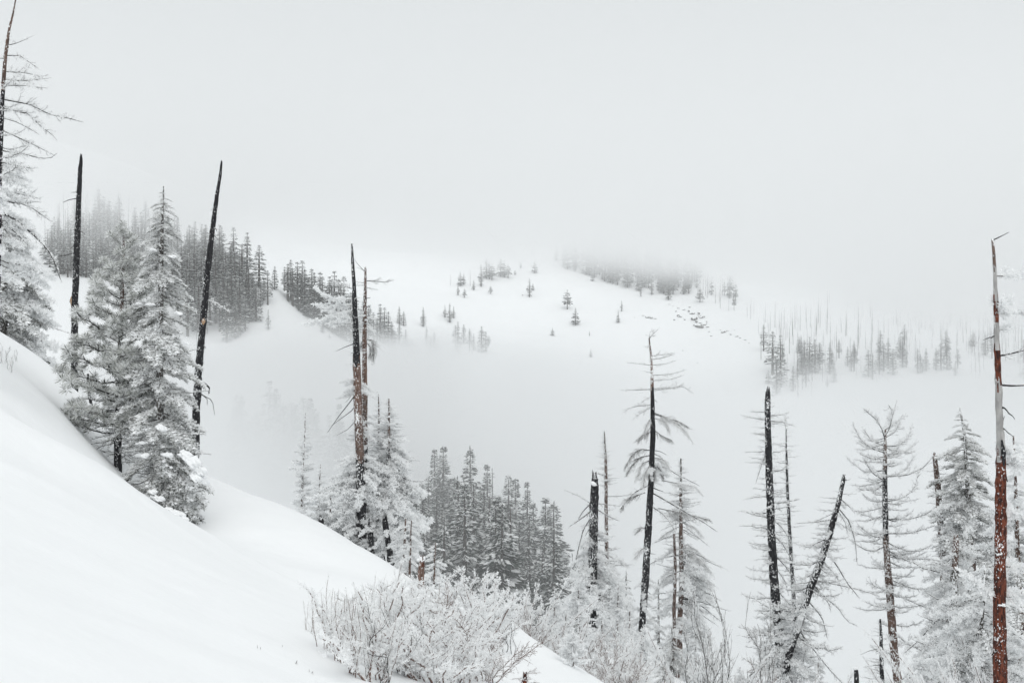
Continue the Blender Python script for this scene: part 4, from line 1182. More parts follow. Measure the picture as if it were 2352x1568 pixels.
t.grow('rimed_s', 44, 916, 1020, [(918, 8), (1020, 40)], (.5, 1.1), -.1, .4)
t.grow('skirt', 60, 925, 1130, skirt, (.6, 1.1), -.12, .6, .45)
t.grow('rimed', 84, 1000, 1250, [(1000, 45), (1100, 95), (1150, 105), (1250, 70)], (.5, 1.1), -.22, .5, .3)
t.grow('heavy', 16, 1080, 1240, [(1080, 70), (1240, 60)], (.5, 1.05), -.2, .5, .2)
t.branch([(893,1050),(910,1070),(930,1078),(946,1080)], .02, 'fine')
t = Tree('frosted_larch', 'thin dark frosted stem just left of the tree with the wide drooping skirt', 'tree', 48.6, [(869,905,2),(870,980,5),(870,1080,7),(868,1200,9),(880,1290,11)], [('brown_snowy', -99), ('char_snowy', 1100)], rime=60)
t.grow('rimed_s', 50, 908, 1080, [(915, 12), (1080, 34)], (.5, 1.1), -.1, .4)
t.grow('rimed', 26, 1060, 1240, [(1060, 50), (1240, 60)], (.5, 1.1), -.15, .4)
t = Tree('burnt_snag', 'black leaning lower trunk inside the frosted clump right of the tall snag', 'dead tree', 45, [(884,1195,13),(890,1240,14),(897,1280,14),(902,1318,13)], [('char_snowy', -99)], rime=60, broken=True)
t.grow('rimed', 12, 1200, 1300, [(1200, 35), (1300, 45)], (.5, 1.1), -.1, .4)
t = Tree('burnt_snag', 'short black trunk right beside the foot of the tall twin snag', 'dead tree', 45.5, [(850,1205,12),(852,1250,13),(855,1300,14)], [('char_snowy', -99)], rime=60, broken=True)
t.grow('rimed', 8, 1210, 1290, [(1210, 35), (1290, 45)], (.5, 1.1), -.1, .4)
t = Tree('frosted_sapling', 'slim curved frosted stem at the right end of the centre clump', 'tree', 44, [(932,1190,3),(930,1240,5),(928,1290,6),(935,1330,7)], [('brown_snowy', -99)], rime=50)
t.grow('rimed', 26, 1195, 1325, [(1195, 30), (1325, 48)], (.5, 1.1), -.1, .4)
t = Tree('frosted_sapling', 'taller of two thin frosted saplings on the crest left of the tall snag', 'tree', 48, [(701,944,1.5),(699,1010,3),(696,1080,4.5),(692,1185,6)], [('sapling', -99)], rime=60)
t.grow('rimed_s', 64, 948, 1180, [(948, 9), (1020, 20), (1100, 32), (1180, 30)], (.5, 1.1), -.1, .4)
t = Tree('frosted_sapling', 'shorter of two thin frosted saplings on the crest left of the tall snag', 'tree', 47, [(736,1064,1.5),(733,1120,3),(730,1200,4)], [('sapling', -99)], rime=60)
t.grow('rimed_s', 44, 1067, 1195, [(1072, 8), (1130, 20), (1195, 32)], (.5, 1.1), -.1, .4)
t = Tree('burnt_stump', 'small black jagged stump on the crest below the two thin saplings', 'stump', 44.5, [(736,1186,5),(738,1194,12),(741,1210,11),(743,1222,8)], [('char', -99)], broken=True)
t = Tree('broken_stump', 'red brown broken stump with a white snow cap above the shrubs', 'stump', 36, [(969,1290,13),(967,1310,15),(965,1345,16)], [('red', -99), ('brown', 1305)], broken=True)
clump(t, 968, 1286, 8, 0, 0, 1.3)
for px, py, Y, lb in [(1000,1300,38,'white frosted sapling just right of the red brown broken stump'),(760,1180,47,'low frosted sapling at the left foot of the tall twin snag'),(800,1190,46.5,'frosted bushy sapling touching the left side of the tall twin snag'),(945,1250,43,'frosted bushy sapling behind the red brown broken stump')]:
    t = Tree('frosted_sapling', lb, 'tree', Y, [(px,py-55,2),(px-2,py,4),(px-4,py+70,6)], [('brown_snowy', -99)], rime=30)
    t.grow('rimed', 26, py - 50, py + 60, [(py - 50, 18), (py + 60, 48)], (.5, 1.1), -.05, .4)

# ---- right of centre
t = Tree('burnt_snag', 'thick short black trunk with a jagged broken top', 'dead tree', 50, [(1366,1098,15),(1366,1120,19),(1364,1180,20),(1362,1280,20),(1360,1380,21),(1358,1460,22)], [('char', -99), ('char_snowy', 1180)], broken=True, jitter=.14, rime=20)
clump(t, 1363, 1112, 8, -.35, .3, .9)
for pts, r in [([(1358,1150),(1340,1175),(1326,1200)],.03),([(1358,1170),(1335,1188),(1310,1206)],.034),([(1372,1166),(1395,1182),(1415,1190)],.026),([(1357,1180),(1340,1215),(1330,1250),(1320,1300),(1285,1350)],.028),([(1358,1200),(1345,1230)],.02),([(1372,1156),(1400,1160),(1420,1163)],.014),([(1358,1160),(1330,1140),(1300,1128)],.012)]:
    t.branch(pts, r, 'fine', dy=rng.uniform(-.4, .2))
t.rime(220, 1190, 1400)
t.grow('rimed', 44, 1215, 1450, [(1215, 35), (1330, 85), (1450, 90)], (.5, 1.1), -.2, .5)
t.grow('larch_small', 18, 1200, 1400, [(1200, 40), (1400, 90)], (.6, 1.1), -.4, .6)
t = Tree('frosted_spar', 'thin brown rimed stem just right of the jagged black trunk', 'dead tree', 51.5, [(1388,990,2),(1390,1040,5),(1392,1090,7),(1393,1200,8),(1395,1300,9),(1398,1460,10)], [('grey_bark', -99), ('brown_snowy', 1060)], rime=110)
t.grow('rimed_s', 30, 992, 1120, [(992, 7), (1120, 14)], (.5, 1.1), .1, .4)
t.grow('fine', 40, 996, 1120, [(996, 8), (1050, 20), (1120, 26)], (.4, 1.1), .1, .4)
t.branch([(1393,1140),(1425,1139),(1466,1132)], .014, 'fine'); t.branch([(1392,1092),(1375,1088),(1362,1086)], .014, 'fine'); t.branch([(1394,1288),(1415,1298),(1450,1296)], .014, 'fine')
t.grow('fine', 18, 1130, 1290, [(1130, 18), (1290, 40)], (.5, 1.1), 0, .4)
t.grow('rimed', 34, 1270, 1450, [(1270, 45), (1450, 80)], (.5, 1.1), -.15, .4)

t = Tree('dead_larch', 'tall dead tree with feathery grey twig brooms and a black lower trunk', 'dead tree', 52,
         [(1491,776,3),(1495,815,5),(1497,850,6),(1499,920,9),(1500,1000,12),(1497,1080,13),(1491,1180,15),(1484,1300,17),(1477,1400,16),(1472,1520,15)], [('brown_snowy', -99), ('brown', 830), ('char', 905), ('char_snowy', 1230)], rime=26)
for pts, r, st in [([(1491,778),(1499,767),(1512,756)],.016,'fine'),([(1492,777),(1494,762),(1502,758)],.01,'fine'),([(1494,792),(1485,798),(1480,796)],.012,'fine'),
                   ([(1497,826),(1517,822),(1545,813)],.014,'fine'),([(1497,818),(1520,815),(1546,811)],.010,'larch'),([(1497,839),(1470,836),(1446,833)],.013,'fine'),([(1498,838),(1525,836),(1548,830)],.013,'fine'),
                   ([(1498,862),(1542,859),(1572,851)],.014,'fine'),([(1499,874),(1548,870),(1575,861)],.014,'fine'),([(1497,856),(1485,854),(1478,851)],.012,'bare'),([(1499,894),(1460,895),(1428,897)],.018,'fine'),([(1500,893),(1541,890),(1566,886),(1582,897)],.017,'larch'),([(1500,897),(1541,894),(1568,889)],.015,'fine'),
                   ([(1499,930),(1463,932),(1440,938),(1434,943)],.017,'larch'),([(1499,908),(1478,920),(1470,930)],.012,'fine'),([(1499,933),(1472,950),(1460,958)],.014,'larch'),
                   ([(1502,947),(1526,958),(1557,967),(1580,980)],.030,'brush'),([(1502,950),(1530,960),(1560,975),(1584,1010)],.024,'brush'),([(1502,960),(1525,965),(1535,990)],.018,'brush'),
                   ([(1498,955),(1485,975),(1478,995)],.022,'brush'),([(1498,975),(1480,1000),(1470,1010)],.022,'brush'),([(1499,990),(1470,1000),(1462,1012)],.02,'brush'),([(1500,985),(1520,1000),(1540,1010)],.02,'brush'),
                   ([(1498,1035),(1470,1030),(1450,1045),(1436,1070)],.026,'brush'),([(1498,1045),(1470,1050),(1452,1070),(1440,1090)],.026,'brush'),([(1498,1055),(1475,1065),(1462,1100)],.024,'brush'),([(1498,1060),(1480,1085),(1475,1115)],.022,'brush'),([(1499,1060),(1515,1075),(1525,1100)],.022,'brush'),([(1499,1050),(1525,1055),(1535,1075)],.02,'brush'),([(1499,1070),(1505,1090),(1500,1112)],.02,'brush'),
                   ([(1502,1033),(1518,1036),(1530,1044)],.02,'bare'),([(1502,1040),(1520,1050),(1530,1066)],.018,'fine'),
                   ([(1502,1069),(1532,1073),(1557,1091),(1580,1103),(1612,1120)],.024,'fine'),([(1580,1103),(1600,1118),(1608,1130)],.016,'brush'),
                   ([(1492,1112),(1454,1131),(1435,1150),(1423,1162)],.030,'fine'),([(1454,1131),(1438,1145),(1428,1165)],.02,'brush'),([(1500,1118),(1512,1124),(1523,1128)],.032,'bare'),
                   ([(1500,1130),(1538,1153),(1579,1178),(1610,1193),(1637,1213)],.034,'fine'),([(1560,1167),(1600,1185),(1630,1195)],.02,'brush'),([(1495,1160),(1520,1178),(1533,1195),(1548,1215)],.024,'larch'),([(1490,1215),(1475,1212),(1465,1222)],.016,'brush'),([(1486,1255),(1470,1260),(1460,1275)],.018,'brush'),([(1495,1270),(1505,1272)],.02,'bare')]:
    t.branch(pts, r, st, [M['twig_dark'], M['rime'], M['rime_grey'] if st == 'brush' and rng.random() < .5 else M['twig']], dy=rng.uniform(-.35, .35))
t.stubs(20, 900, 1400)
t.grow('rimed', 12, 1050, 1105, [(1050, 35), (1105, 42)], (.5, 1.1), -.1, .4)
t.grow('rimed', 26, 1320, 1500, [(1320, 25), (1500, 60)], (.5, 1.1), -.1, .4)

t = Tree('frosted_larch', 'thin brown frosted tree with wide sagging branches, right of the feathery dead tree', 'dead tree', 54, [(1564,1052,3),(1564,1120,6),(1563,1230,9),(1565,1330,11),(1560,1450,12),(1563,1560,14)], [('grey_bark', -99), ('brown_snowy', 1120), ('brown', 1400)], rime=80)
hw15 = [(1055,8),(1110,30),(1180,50),(1260,78),(1330,86),(1450,70)]
t.grow('rimed_s', 36, 1054, 1200, [(1054, 8), (1200, 28)], (.5, 1.1), 0, .4)
t.grow('fine', 46, 1062, 1200, hw15, (.5, 1.1), -.05, .5, .2)
t.grow('fine_droop', 30, 1180, 1400, hw15, (.6, 1.1), .18, .6, .5)
t.grow('rimed', 34, 1250, 1540, hw15, (.5, 1.0), -.2, .5, .2)
t.grow('brush', 10, 1190, 1330, hw15, (.6, 1.0), -.1, .6, .6)
t = Tree('dead_conifer', 'second thin grey trunk close on the left of the brown frosted tree', 'dead tree', 53.5, [(1548,1225,5),(1550,1300,7),(1548,1400,8),(1551,1560,9)], [('brown_snowy', -99)], rime=60)
t.grow('fine', 16, 1230, 1330, [(1230, 30), (1330, 45)], (.5, 1.1), 0, .6, -.5)
t.grow('rimed', 14, 1340, 1540, [(1340, 30), (1540, 50)], (.5, 1.1), 0, .4)

t = Tree('burnt_snag', 'tall thick black trunk, blunt topped, rising from the V with the leaning one', 'dead tree', 45, [(1764,899,11),(1763,925,13),(1764,990,14),(1766,1080,16),(1771,1200,18),(1778,1330,20),(1788,1440,23),(1800,1560,25)], [('char', -99)], rime=24, broken=True)
t.grow('fine', 62, 905, 1290, [(905, 20), (975, 50), (1100, 55), (1290, 62)], (.4, 1.1), -.02, .7)
for pts, r in [([(1760,1030),(1752,1060),(1738,1105)],.018),([(1764,965),(1730,960),(1700,953)],.014),([(1768,965),(1800,970),(1818,975)],.014),([(1775,1190),(1795,1210),(1810,1240)],.018),([(1776,1225),(1800,1250),(1822,1290)],.02),([(1780,1270),(1815,1310),(1845,1360)],.022),([(1782,1300),(1800,1330),(1810,1360)],.018),([(1785,1350),(1805,1380),(1822,1400)],.018),([(1768,1140),(1740,1140),(1712,1143)],.012),([(1770,1255),(1740,1252),(1722,1245)],.012)]:
    t.branch(pts, r, 'fine', dy=rng.uniform(-.3, .3))
t.grow('larch_small', 22, 1250, 1540, [(1250, 50), (1540, 95)], (.5, 1.1), -.2, .6)
t.rime(200, 1385, 1560); t.grow('rimed', 26, 1390, 1560, [(1390, 40), (1560, 60)], (.5, 1.1), 0, .4)
t = Tree('frosted_spar', 'thin dark rimed pole just right of the thick blunt black trunk', 'dead tree', 46.5, [(1806,985,2),(1807,1060,5),(1810,1160,7),(1816,1270,8),(1823,1380,9),(1830,1560,9)], [('char_snowy', -99)], rime=110)
t.grow('fine', 62, 962, 1400, [(962, 14), (1030, 34), (1200, 36), (1400, 40)], (.4, 1.1), 0, .5)
t.branch([(1806,990),(1805,970),(1812,950)], .01, 'fine')
t.grow('rimed', 20, 1380, 1550, [(1380, 40), (1550, 60)], (.5, 1.1), 0, .4)
t = Tree('burnt_snag', 'black trunk leaning far to the right with broken drooping branches', 'dead tree', 44, [(1938,1099,9),(1927,1150,11),(1908,1220,14),(1885,1290,16),(1862,1350,16),(1840,1420,17),(1815,1490,19),(1795,1570,19)], [('char_snowy', -99), ('char', 1160), ('char_snowy', 1260)], rime=70, broken=True)
for pts, r in [([(1926,1164),(1950,1197),(1968,1245),(1971,1291)],.024),([(1936,1145),(1950,1162),(1960,1175)],.018),([(1928,1170),(1942,1200),(1947,1225)],.016),([(1898,1263),(1920,1298),(1940,1335),(1964,1366)],.032),([(1940,1335),(1990,1361),(2030,1377)],.016),([(1912,1290),(1928,1330),(1936,1355)],.016),([(1872,1381),(1893,1420),(1906,1467)],.026),([(1890,1345),(1905,1385),(1909,1402)],.022),([(1845,1446),(1867,1490),(1895,1525),(1928,1562)],.026),([(1905,1355),(1930,1400),(1955,1433),(1980,1445)],.018),
               ([(1905,1192),(1876,1197),(1828,1199)],.016),([(1888,1238),(1872,1246),(1862,1252)],.024),([(1905,1178),(1885,1192),(1868,1198)],.014),([(1935,1105),(1943,1103),(1950,1102)],.02),([(1880,1310),(1850,1325),(1835,1330)],.014),([(1852,1440),(1856,1490),(1852,1540)],.02)]:
    t.branch(pts, r, 'fine', dy=rng.uniform(-.3, .3))
t.grow('fine', 30, 1120, 1400, [(1120, 40), (1400, 60)], (.4, 1.0), -.1, .6)
t.grow('rimed', 34, 1390, 1565, [(1390, 45), (1565, 75)], (.5, 1.1), -.1, .4)
t.grow('heavy', 10, 1450, 1565, [(1450, 50), (1565, 70)], (.5, 1.0), 0, .4)
t.grow('larch_small', 34, 1200, 1560, [(1200, 45), (1350, 80), (1560, 110)], (.5, 1.1), -.25, .6)
t.grow('rimed', 16, 1150, 1400, [(1150, 25), (1400, 55)], (.4, 1.0), -.3, .5)

t = Tree('dead_larch', 'tall larch with upswept bare rimed branches, right of the leaning black trunk', 'tree', 45, [(2034,985,4),(2033,1060,9),(2032,1150,12),(2034,1250,13),(2041,1330,16),(2048,1420,18),(2055,1500,18),(2064,1580,20)], [('brown_snowy', -99), ('char_snowy', 1090), ('brown_snowy', 1250), ('brown', 1400)], rime=100)
hwl = [(930,40),(990,85),(1050,92),(1130,105),(1200,112),(1280,115),(1350,100),(1450,90)]
t.branch([(2034,1000),(2042,985),(2050,960),(2058,925)], .022, 'larch', dy=0); t.branch([(2040,985),(2065,972),(2088,955)], .016, 'larch'); t.branch([(2033,1010),(2022,985),(2010,965),(1975,938)], .022, 'larch'); t.branch([(2058,930),(2050,945),(2040,962)], .01, 'larch'); t.branch([(2034,1005),(2060,990),(2072,960)], .014, 'larch')
for pts in ([(2032,1040),(2000,1030),(1975,1010),(1958,975)], [(2032,1025),(2005,1012),(1992,990)], [(2034,1025),(2070,1024),(2100,1005),(2112,985)], [(2034,1046),(2085,1042),(2118,1020)], [(2032,1055),(1995,1052),(1965,1040)], [(2034,1095),(2080,1090),(2112,1070),(2130,1045)], [(2032,1105),(2000,1085),(1980,1055)],
            [(2034,1152),(2080,1148),(2115,1130),(2135,1090)], [(2034,1192),(2090,1190),(2125,1178),(2145,1160)], [(2034,1225),(2090,1225),(2140,1210)], [(2032,1235),(2000,1230),(1960,1200)], [(2036,1275),(2090,1272),(2135,1255)], [(2036,1262),(2070,1280),(2120,1275)]):
    t.branch(pts, .022, 'larch', dy=rng.uniform(-.5, .5))
t.grow('larch', 44, 1000, 1400, hwl, (.5, .95), 0, .35)
t.grow('larch_small', 30, 1000, 1500, [(1000, 50), (1500, 70)], (.5, 1.1), 0, .4)
t.branch([(2044,1360),(2080,1375),(2115,1390),(2150,1400)], .02, 'larch'); t.branch([(2050,1330),(2100,1350),(2150,1330)], .016, 'larch')

t = Tree('dead_conifer', 'brown broken topped trunk between the upswept larch and the green frosted fir', 'dead tree', 43, [(2147,1046,9),(2154,1110,13),(2160,1200,14),(2166,1290,16),(2172,1400,17),(2180,1580,20)], [('brown_snowy', -99)], rime=50, broken=True)
t.grow('fine', 40, 1050, 1300, [(1050, 25), (1300, 50)], (.4, 1.1), -.1, .5)
t.grow('rimed', 34, 1220, 1560, [(1220, 40), (1560, 80)], (.5, 1.1), -.1, .4)
t = Tree('frosted_fir', 'frosted fir with dark green needles near its pointed top, left of the red trunk', 'fir tree', 42, [(2205,936,3),(2216,1000,6),(2222,1100,9),(2228,1200,11),(2236,1300,14),(2240,1450,16),(2246,1580,20)], [('grey_bark', -99), ('brown_snowy', 1250)], rime=70)
hwg = [(940,8),(985,28),(1030,62),(1060,52),(1110,78),(1200,84),(1300,92),(1450,95)]
t.grow('fir_green', 40, 942, 1110, hwg, (.6, 1.1), -.02, .35)
t.grow('fir', 30, 1080, 1260, hwg, (.5, 1.05), -.1, .4)
t.grow('fir_snowy', 26, 1060, 1330, hwg, (.5, 1.1), -.1, .4)
t.grow('rimed', 60, 1140, 1560, hwg, (.5, 1.1), -.05, .45)
t.grow('skirt', 24, 1150, 1400, hwg, (.6, 1.1), 0, .5)
t = Tree('dead_conifer', 'grey brown lower trunk wrapped in rime between the fir and the broken brown trunk', 'dead tree', 40, [(2196,1240,13),(2192,1330,17),(2188,1420,20),(2180,1580,28)], [('brown_snowy', -99), ('grey_bark', 1330)], rime=120, broken=True)
t.grow('rimed', 40, 1250, 1570, [(1250, 50), (1570, 100)], (.5, 1.1), -.05, .4)
t.grow('larch_small', 20, 1260, 1520, [(1260, 70), (1520, 110)], (.5, 1.1), -.1, .5)
t.branch([(2190,1450),(2150,1500),(2110,1540),(2080,1580)], .03, 'fine'); t.branch([(2188,1390),(2150,1420),(2100,1470),(2070,1490)], .03, 'larch'); t.branch([(2192,1365),(2150,1375),(2120,1355)], .018, 'fine')

red = Tree('red_barked_snag', 'tall thin trunk of red bark and bare grey wood near the right edge', 'dead tree', 26, [(2279,548,5),(2282,585,7),(2284,640,8),(2286,700,11),(2288,800,13),(2291,900,15),(2293,960,15),(2295,1030,19),(2297,1100,24),(2296,1250,25),(2293,1400,27),(2296,1600,31)],
           [('brown_snowy', -99), ('grey_wood', 620), ('red', 690), ('grey_wood', 735), ('red', 805), ('grey_wood', 880), ('red', 1052)], jitter=.12, sides=14, rime=7)
for pts, r, st in [([(2280,552),(2290,546),(2302,542),(2317,535)],.018,'bare'),([(2284,634),(2320,634),(2352,629),(2380,628)],.016,'rimed'),([(2287,725),(2300,705),(2312,690)],.014,'heavy'),([(2288,720),(2320,720),(2360,722)],.016,'heavy'),([(2290,818),(2320,810),(2360,800)],.026,'fine'),([(2293,884),(2320,885),(2360,883)],.030,'bare'),([(2291,760),(2310,757),(2318,757)],.012,'heavy'),
                   ([(2298,1020),(2320,1045),(2360,1066)],.018,'rimed'),([(2300,1068),(2330,1066),(2370,1068)],.026,'rimed'),([(2300,1080),(2308,1090),(2312,1104)],.03,'bare'),([(2299,1190),(2330,1184),(2370,1188)],.024,'heavy'),([(2298,1300),(2330,1302),(2370,1308)],.02,'rimed'),([(2296,975),(2302,965),(2304,955)],.014,'bare'),([(2292,1365),(2330,1372),(2370,1360)],.02,'heavy'),([(2290,1372),(2250,1350),(2215,1320)],.02,'heavy'),([(2298,1510),(2320,1515),(2330,1520)],.024,'bare')]:
    red.branch(pts, r, st, twp if st in ('heavy', 'rimed') else tw, dy=rng.uniform(-.3, .3))
mb = MB(); q0 = np.array(P(2301, 1010, 25.8)) - red.base; q1 = np.array(P(2306, 1070, 25.8)) - red.base
mb.tube([q0, (q0 + q1) / 2 + [.02, 0, 0], q1], [.02, .06, .02], 6, 0)
o_ = put('bark_strip', mb.mesh('bark_strip', [M['char']]), red.root)
red.stubs(7, 760, 1500)
clump(red, 2303, 1390, 8, -.12, .1, .8)

t = Tree('frosted_larch', 'rime covered purple brown trunk right at the right edge behind the red trunk', 'tree', 36, [(2328,1000,3),(2334,1150,8),(2340,1300,11),(2346,1450,14),(2350,1600,16)], [('brown_snowy', -99)], rime=150)
t.grow('rimed', 90, 1010, 1580, [(1010, 20), (1150, 70), (1580, 110)], (.5, 1.1), -.05, .4, -.2)
t.grow('heavy', 26, 1150, 1580, [(1150, 70), (1580, 100)], (.5, 1.1), -.05, .4, -.2)
t.grow('fir', 14, 1180, 1400, [(1180, 60), (1400, 80)], (.5, 1.1), -.05, .4, -.2)

t = Tree('frosted_spar', 'thin dark bare stem with short side sticks left of the upswept larch foot', 'dead tree', 37, [(2022,1420,4),(2024,1460,7),(2026,1560,11),(2027,1620,12)], [('char_snowy', -99)], rime=70)
t.grow('fine', 22, 1425, 1580, [(1425, 20), (1580, 40)], (.5, 1.2), 0, .8, -.3)
t.branch([(2024,1488),(2000,1493),(1975,1503)], .012, 'bare'); t.branch([(2025,1525),(2005,1530),(1990,1535)], .012, 'bare')
t = Tree('burnt_stump', 'small dark snow capped stump at the bottom edge left of the thin bare stem', 'stump', 33, [(1966,1536,9),(1967,1550,11),(1970,1620,13)], [('char_snowy', -99)], rime=20)
clump(t, 1966, 1535, 6, 0, 0, .8)

# ------------------------------------------------------------------ saplings and small firs low on the right
for px, top, Y, key, hw, lb in [
    (1317,1452,27,'rimed_up',34,'thin white sapling sticking up at the bottom edge left of the reddish shrubs'),
    (1384,1372,42,'rimed',40,'white rimed sapling below the jagged black trunk'),
    (1447,1372,44,'rimed',32,'thin brown stemmed sapling between the jagged trunk and the feathery dead tree'),
    (1420,1330,48,'rimed',40,'white rimed sapling left of the foot of the feathery dead tree'),
    (1330,1300,46,'rimed',46,'white frosted bushy sapling left of the jagged black trunk'),
    (1275,1345,43,'rimed',42,'frosted sapling at the lower end of the valley forest gap'),
    (1300,1390,40,'rimed',44,'low frosted sapling in front of the jagged trunk, behind the arching shrub'),
    (1478,1440,46,'rimed',30,'small white sapling at the foot of the feathery dead tree'),
    (1600,1370,50,'rimed',46,'white rimed sapling just right of the brown frosted tree'),
    (1880,1500,43,'rimed',40,'white frosted sapling right of the leaning black trunk foot'),
    (1700,1530,42,'rimed',40,'frosted sapling low between the bare shrubs and the V trunks'),
    (2120,1490,39,'rimed_up',50,'white rimed sapling right of the upswept larch foot'),
    (2090,1530,36,'rimed',50,'low white sapling at the bottom edge beside the upswept larch')]:
    x, _, zt = P(px, top, Y); g_ = ground(x, Y)
    gy = 784 - g_ * F / Y
    t = Tree('frosted_sapling', lb, 'tree', Y, [(px, top, 1.5), (px - 2, (top + gy) / 2, 3.5), (px - 1, gy, 5.5)], [('sapling', -99)], rime=50)
    t.grow('rimed_s', 26, top + 2, (top + gy) / 2, [(top, 5), ((top + gy) / 2, hw * .6)], (.6, 1.1), -.05, .4)
    t.grow(key, int(22 + (gy - top) / 7), top + 6, gy - 8, [(top, 6), ((top * 2 + gy) / 3, hw * .8), (gy, hw)], (.5, 1.1), -.12, .4)
for px, top, Y, hw, lb in [(1512,1330,60,32,'small dark topped fir just right of the feathery dead tree trunk'),(1438,1310,62,34,'small hazy fir between the jagged trunk and the feathery dead tree'),(1340,1238,64,36,'small pointed hazy fir left of the jagged black trunk'),
                       (1543,1440,48,40,'frosted small fir low beside the brown frosted tree'),(1410,1290,60,34,'small hazy fir behind the thin rimed stem'),(1525,1500,44,40,'lowest frosted small fir at the bottom beside the brown frosted trunks'),(1375,1480,46,30,'small snowy fir hidden among the white saplings below the jagged trunk')]:
    x, _, zt = P(px, top, Y); gy = min(784 - ground(x, Y) * F / Y, top + 230)
    t = Tree('frosted_fir', lb, 'fir tree', Y, [(px, top, 2), (px, (top + gy) / 2, 6), (px, gy, 9)], [('grey_bark', -99)])
    t.grow('fir_green' if top < 1350 else 'fir', 44, top + 3, gy - 5, [(top, 4), (top + 40, hw * .55), (gy, hw * 1.3)], (.6, 1.1), -.12, .2)

# ------------------------------------------------------------------ shrubs
STY['whip'] = dict(tw=9, tl=.34, ta=.6, dr=.05, sub=2, tr=.0035, rm=60, rl=.026, rw=.011, up=.3, lr=110)
STY['bush'] = dict(tw=20, tl=.30, ta=.75, dr=-.05, sub=3, tr=.005, rm=105, rl=.034, rw=.017, up=.5, lr=220)
STY['bare_whip'] = dict(tw=11, tl=.45, ta=.5, dr=.1, sub=1, tr=.005, rm=55, rl=.035, rw=.013, up=.4, lr=80)
STY['tangle'] = dict(tw=30, tl=.32, ta=.8, dr=-.05, sub=3, tr=.004, rm=42, rl=.03, rw=.013, up=.5, lr=60)
lib('whip', 8, 1.2, .0, .12, 'whip', .0075, .003, [M['twig_red'], M['rime'], M['rime_grey']], 1.0, .012, .3)
lib('bush', 8, 1.1, .0, -.25, 'bush', .015, .006, [M['twig_red'], M['rime'], M['rime']], 1.0, .015, .5)
lib('bare_whip', 6, 1.8, .0, .22, 'bare_whip', .014, .004, [M['twig_dark'], M['rime'], M['twig']], 1.0, .022, .7)
lib('tangle', 6, 1.0, .0, -.2, 'tangle', .009, .004, [M['twig_red'], M['rime'], M['twig_red']], 1.0, .02, .5)

def ray_near(px, py):
    ys = np.linspace(7, 60, 500); xs, zs = (px - 1176) / F * ys, (784 - py) / F * ys
    b = near_h(xs, ys) > zs
    i = int(np.argmax(b)) if b.any() else 300
    return xs[i], ys[i], float(near_h(xs[i:i + 1], ys[i:i + 1])[0])

def shrub(px, py, hpx, wpx, mix, n, label, Y=None, spread=(.9, 1.5), group=None):
    """many stems rising from one foot; mix = library keys"""
    if Y is None: x, Yy, z = ray_near(px, py)
    else:
        x = (px - 1176) / F * Y; Yy = Y; z = ground(x, Y)
        hpx = 784 - z * F / Y - py                       # py is the top here
    H = hpx / F * Yy; W = wpx / F * Yy
    e = empty('frosted_shrub', (x, Yy, z), label, 'shrub', group)
    for i in range(n):
        key = mix[i % len(mix)]; L0, ms = LIB[key]
        a = rng.uniform(0, 6.28)
        ox, oy = rng.uniform(-.32, .32) * W, rng.uniform(-.3, .3) * W
        pit = rng.uniform(*spread)
        if key in ('whip', 'bare_whip'): pit = min(max(pit + .15, 1.2), 1.5)
        L = H * rng.uniform(.55, 1.08) / max(math.sin(pit), .5)
        s = L / L0
        gz = ground(x + ox, Yy + oy) - z - .05
        put('stem', ms[int(rng.integers(len(ms)))], e, (ox, oy, gz), (rng.uniform(-.4, .4), -pit, a), (s, min(s, 1.3), min(s, 1.3)))
    return e

# whippy reddish ones along the lower left edge of the thicket, then the white mass
for px, py, h, w, mix, n, lb in [
    (712,1450,95,40,['whip'],5,'small thin twiggy shrub alone at the far left end of the thicket'),
    (745,1492,140,55,['whip'],6,'open reddish twigged shrub second from the left end of the thicket'),
    (785,1522,180,70,['whip','whip','bush'],8,'tallest reddish twigged shrub at the left of the thicket, its stems dark at the foot'),
    (825,1555,200,90,['whip','whip','bush'],12,'reddish stemmed shrub in the lower left front of the thicket'),
    (868,1566,190,90,['whip','bush','bare_whip'],12,'dark stemmed shrub at the bottom edge of the thicket, left front'),
    (790,1452,110,90,['whip','bush'],11,'frosted shrub behind the tallest reddish one'),
    (850,1470,140,100,['whip','bush'],12,'upright white shrub in the left middle of the thicket'),
    (905,1500,170,100,['bush','whip'],14,'dense white shrub in the centre of the thicket'),
    (935,1550,170,110,['bush','bush','bare_whip'],16,'white shrub with dark arching stems at the bottom front centre'),
    (985,1566,170,110,['bush'],17,'white bushy shrub at the bottom edge under the red brown stump'),
    (1005,1500,160,110,['bush','whip'],16,'white shrub in front of the red brown broken stump'),
    (1060,1530,160,110,['bush','bush','tangle'],17,'broad white shrub in the right middle of the thicket'),
    (1050,1568,120,100,['bush'],14,'low white shrub at the bottom edge right of centre in the thicket'),
    (1110,1566,110,100,['tangle','bush'],14,'shrub with a tangle of bare brown twigs at the lower right of the thicket'),
    (1115,1490,140,100,['bush'],16,'rounded white shrub at the right shoulder of the thicket'),
    (880,1405,80,90,['bush','whip'],11,'low white shrub at the back left of the thicket'),
    (950,1410,90,100,['bush'],13,'low white shrub at the back of the thicket left of the red brown stump'),
    (1015,1415,95,100,['bush'],13,'rounded white shrub touching the right side of the red brown stump'),
    (1080,1430,105,90,['bush'],14,'white shrub with arching tips at the back right against the dark forest'),
    (1140,1470,100,60,['bush'],9,'last white shrub at the right end of the thicket, open snow beside it'),
    (1165,1500,110,50,['bare_whip'],4,'few bare leaning twigs on the open snow right of the thicket'),
    (1130,1530,80,60,['tangle'],8,'small brown tangled shrub low on the right of the thicket')]:
    shrub(px, py, h, w, mix, n, lb, None, (1.15, 1.5) if px < 800 else (.9, 1.5))
